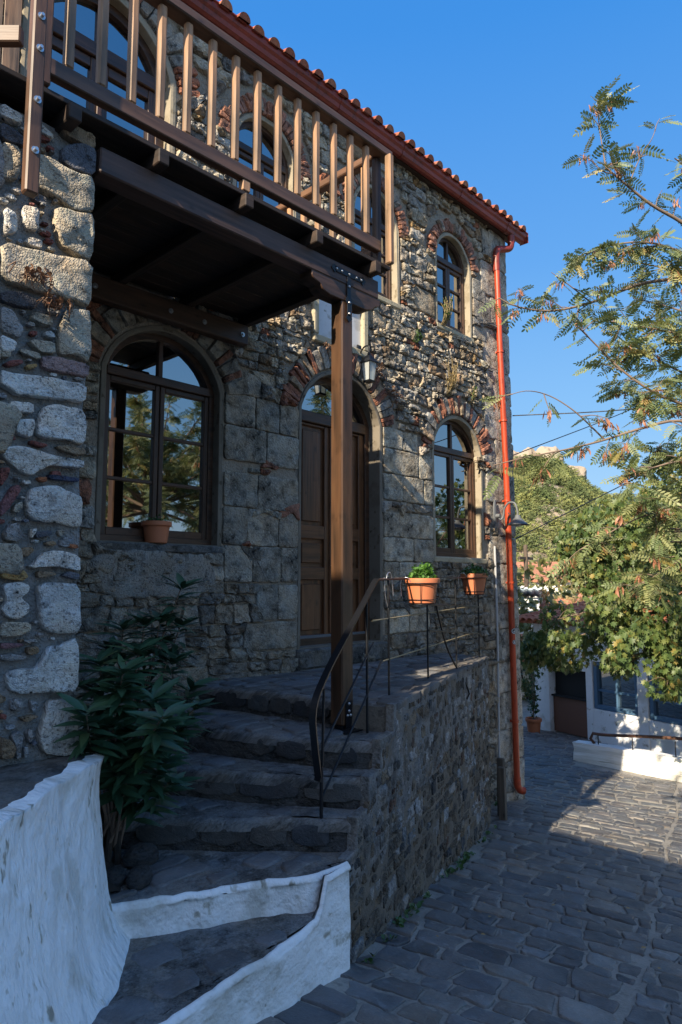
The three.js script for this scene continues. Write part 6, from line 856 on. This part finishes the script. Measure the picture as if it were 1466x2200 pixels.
{ // thin autumn trees between the houses
  const r0 = rng(90), mats = [leafMat(.16, .17, .05, .4), leafMat(.3, .22, .09, .4), leafMat(.11, .15, .045, .4)];
  const g1 = (() => { const l = [], r = rng(4); for (let i = 0; i < 5; i++) { const s = .5 + r() * .6; l.push(herbLeaf.clone().scale(s * .8, s, s).rotateX(-r() * 2).rotateY(r() * 6.28).translate((r() - .5) * 1.6, (r() - .5) * 1.2, (r() - .5) * 1.6)); } return mergeGeometries(l); })();
  for (const [d, e, h, cw, k, lab] of [[22, -.75, 9.4, 1.5, 0, 'sparse pale tree in the gap between the house corner and the plane tree'], [26, .6, 9.6, 1.7, 1, 'sparse rust-tinged tree above the roof of the white building'], [30, -3.6, 10.2, 2.2, 1, 'thin yellowing tree right behind the house corner'], [36, -1.2, 10.4, 2.5, 0, 'pale green tree beside the red-roofed white house'], [48, -7.5, 10, 2.6, 1, 'dry brownish tree at the foot of the hill by the house corner'], [40, 2.6, 10, 2.6, 1, 'autumn-brown tree between the village houses'], [60, 1, 8, 3.2, 2, 'green tree below the pine slope'], [58, -8, 8, 3, 2, 'dark green tree below the hill crest'], [46, 8, 8, 3, 0, 'broad pale tree in front of the farthest houses']]) {
    const y = Math.max(-7, hillY(d, e)), p = far(d, e, y), t = thing('village_tree', lab, 'tree', p.toArray()), r = rng(d * 7 + k); put('trunk', taper([p, p.clone().add(V(.1, h * .35, .1)), p.clone().add(V(0, h * .75, 0))], .16, .05, 7), M.bark, t); for (let i = 0; i < 6; i++) { const a = i * 1.05 + r(); put('limb', taper([p.clone().add(V(0, h * .4, 0)), p.clone().add(V(Math.cos(a) * cw * .5, h * .6, Math.sin(a) * cw * .5)), p.clone().add(V(Math.cos(a) * cw * .9, h * .8, Math.sin(a) * cw * .9))], .05, .015, 5), M.bark, t); }
    const n = 520, im = new THREE.InstancedMesh(g1, mats[k], n), m = new THREE.Matrix4(), q = new THREE.Quaternion(); let c = 0; while (c < n) { const a = r() * 6.28, u = r() * 2 - 1, k2 = Math.cbrt(r()), x = Math.cos(a) * Math.sqrt(1 - u * u) * k2 * cw, yy = h * .66 + u * k2 * h * .34, z = Math.sin(a) * Math.sqrt(1 - u * u) * k2 * cw; if (noise3(x * .9 + d, yy * .9, z * .9) < -.1) { if (r() < .85) continue; } q.setFromEuler(new THREE.Euler(r() * 3, r() * 6.28, 0)); const s = lerp(.16, .3, r()); m.compose(V(x, yy, z), q, V(s, s, s)); im.setMatrixAt(c++, m); } im.name = 'crown'; im.userData.kind = 'stuff'; im.castShadow = im.receiveShadow = true; t.add(im); } }
{ // utility poles and overhead cables
  const p = far(31, -1.4, -3), t = thing('utility_pole', 'brown wooden utility pole between the village trees', 'pole', p.toArray()); put('pole', new THREE.CylinderGeometry(.09, .12, 6.5, 10).translate(p.x, p.y + 3, p.z), M.bark, t); put('cross_arm', boxAt(p.x - .6, p.x + .6, p.y + 5.6, p.y + 5.72, p.z - .05, p.z + .05, .01), M.bark, t);
  const cable = (a, b, sag, lab, r = .008) => { const m = new THREE.Mesh(tube([a, a.clone().lerp(b, .5).add(V(0, -sag, 0)), b], r, 6, 24), M.iron); m.name = numbered('overhead_cable'); tag(m, lab, 'cable'); m.castShadow = true; scene.add(m); };
  cable(V(8.9, 4.05, .02), at(1560, 857, 9), .04, 'thin cable leaving the house corner almost level through the robinia'); cable(V(8.9, 2.2, -.05), at(1700, 820, 14), .15, 'lower cable rising to the right from below the swan-neck lamp'); cable(at(1085, 985, 10.6), at(1560, 780, 15), .1, 'cable rising steeply to the right across the sky between the branches'); }

// ------------------------------------------------------------------ unseen house up the lane, added and shaped to shade the street
{ const t = thing('neighbour_house', 'unseen plain stone house added up the lane to cast shade over the street', 'house', [-8, 0, 8]); put('wall', boxAt(-11, -5.15, -2, 6.2, 3.42, 19, .05), M.plaster, t); const s = new THREE.Shape([[-5, 6.16], [-5, 6.3], [-8, 7.4], [-11.2, 6.3], [-11.2, 6.16]].map(p => new THREE.Vector2(...p))); put('roof', new THREE.ExtrudeGeometry(s, { depth: 15.8, bevelEnabled: false }).translate(0, 0, 3.42), M.tile, t); put('tower', boxAt(-10.5, -5.05, -2, 6.85, 1.2, 3.4, .05), M.plaster, t); }  // the taller flat block is added to lift the shade on pier and landing

// ------------------------------------------------------------------ render
const renderer = new THREE.WebGLRenderer({ antialias: true });
renderer.setSize(682, 1024); renderer.toneMapping = THREE.LinearToneMapping; renderer.toneMappingExposure = EXPOSURE;
renderer.shadowMap.enabled = true; renderer.shadowMap.type = THREE.PCFSoftShadowMap;
scene.environmentIntensity = 1; scene.backgroundIntensity = 1;
renderer.render(scene, camera);
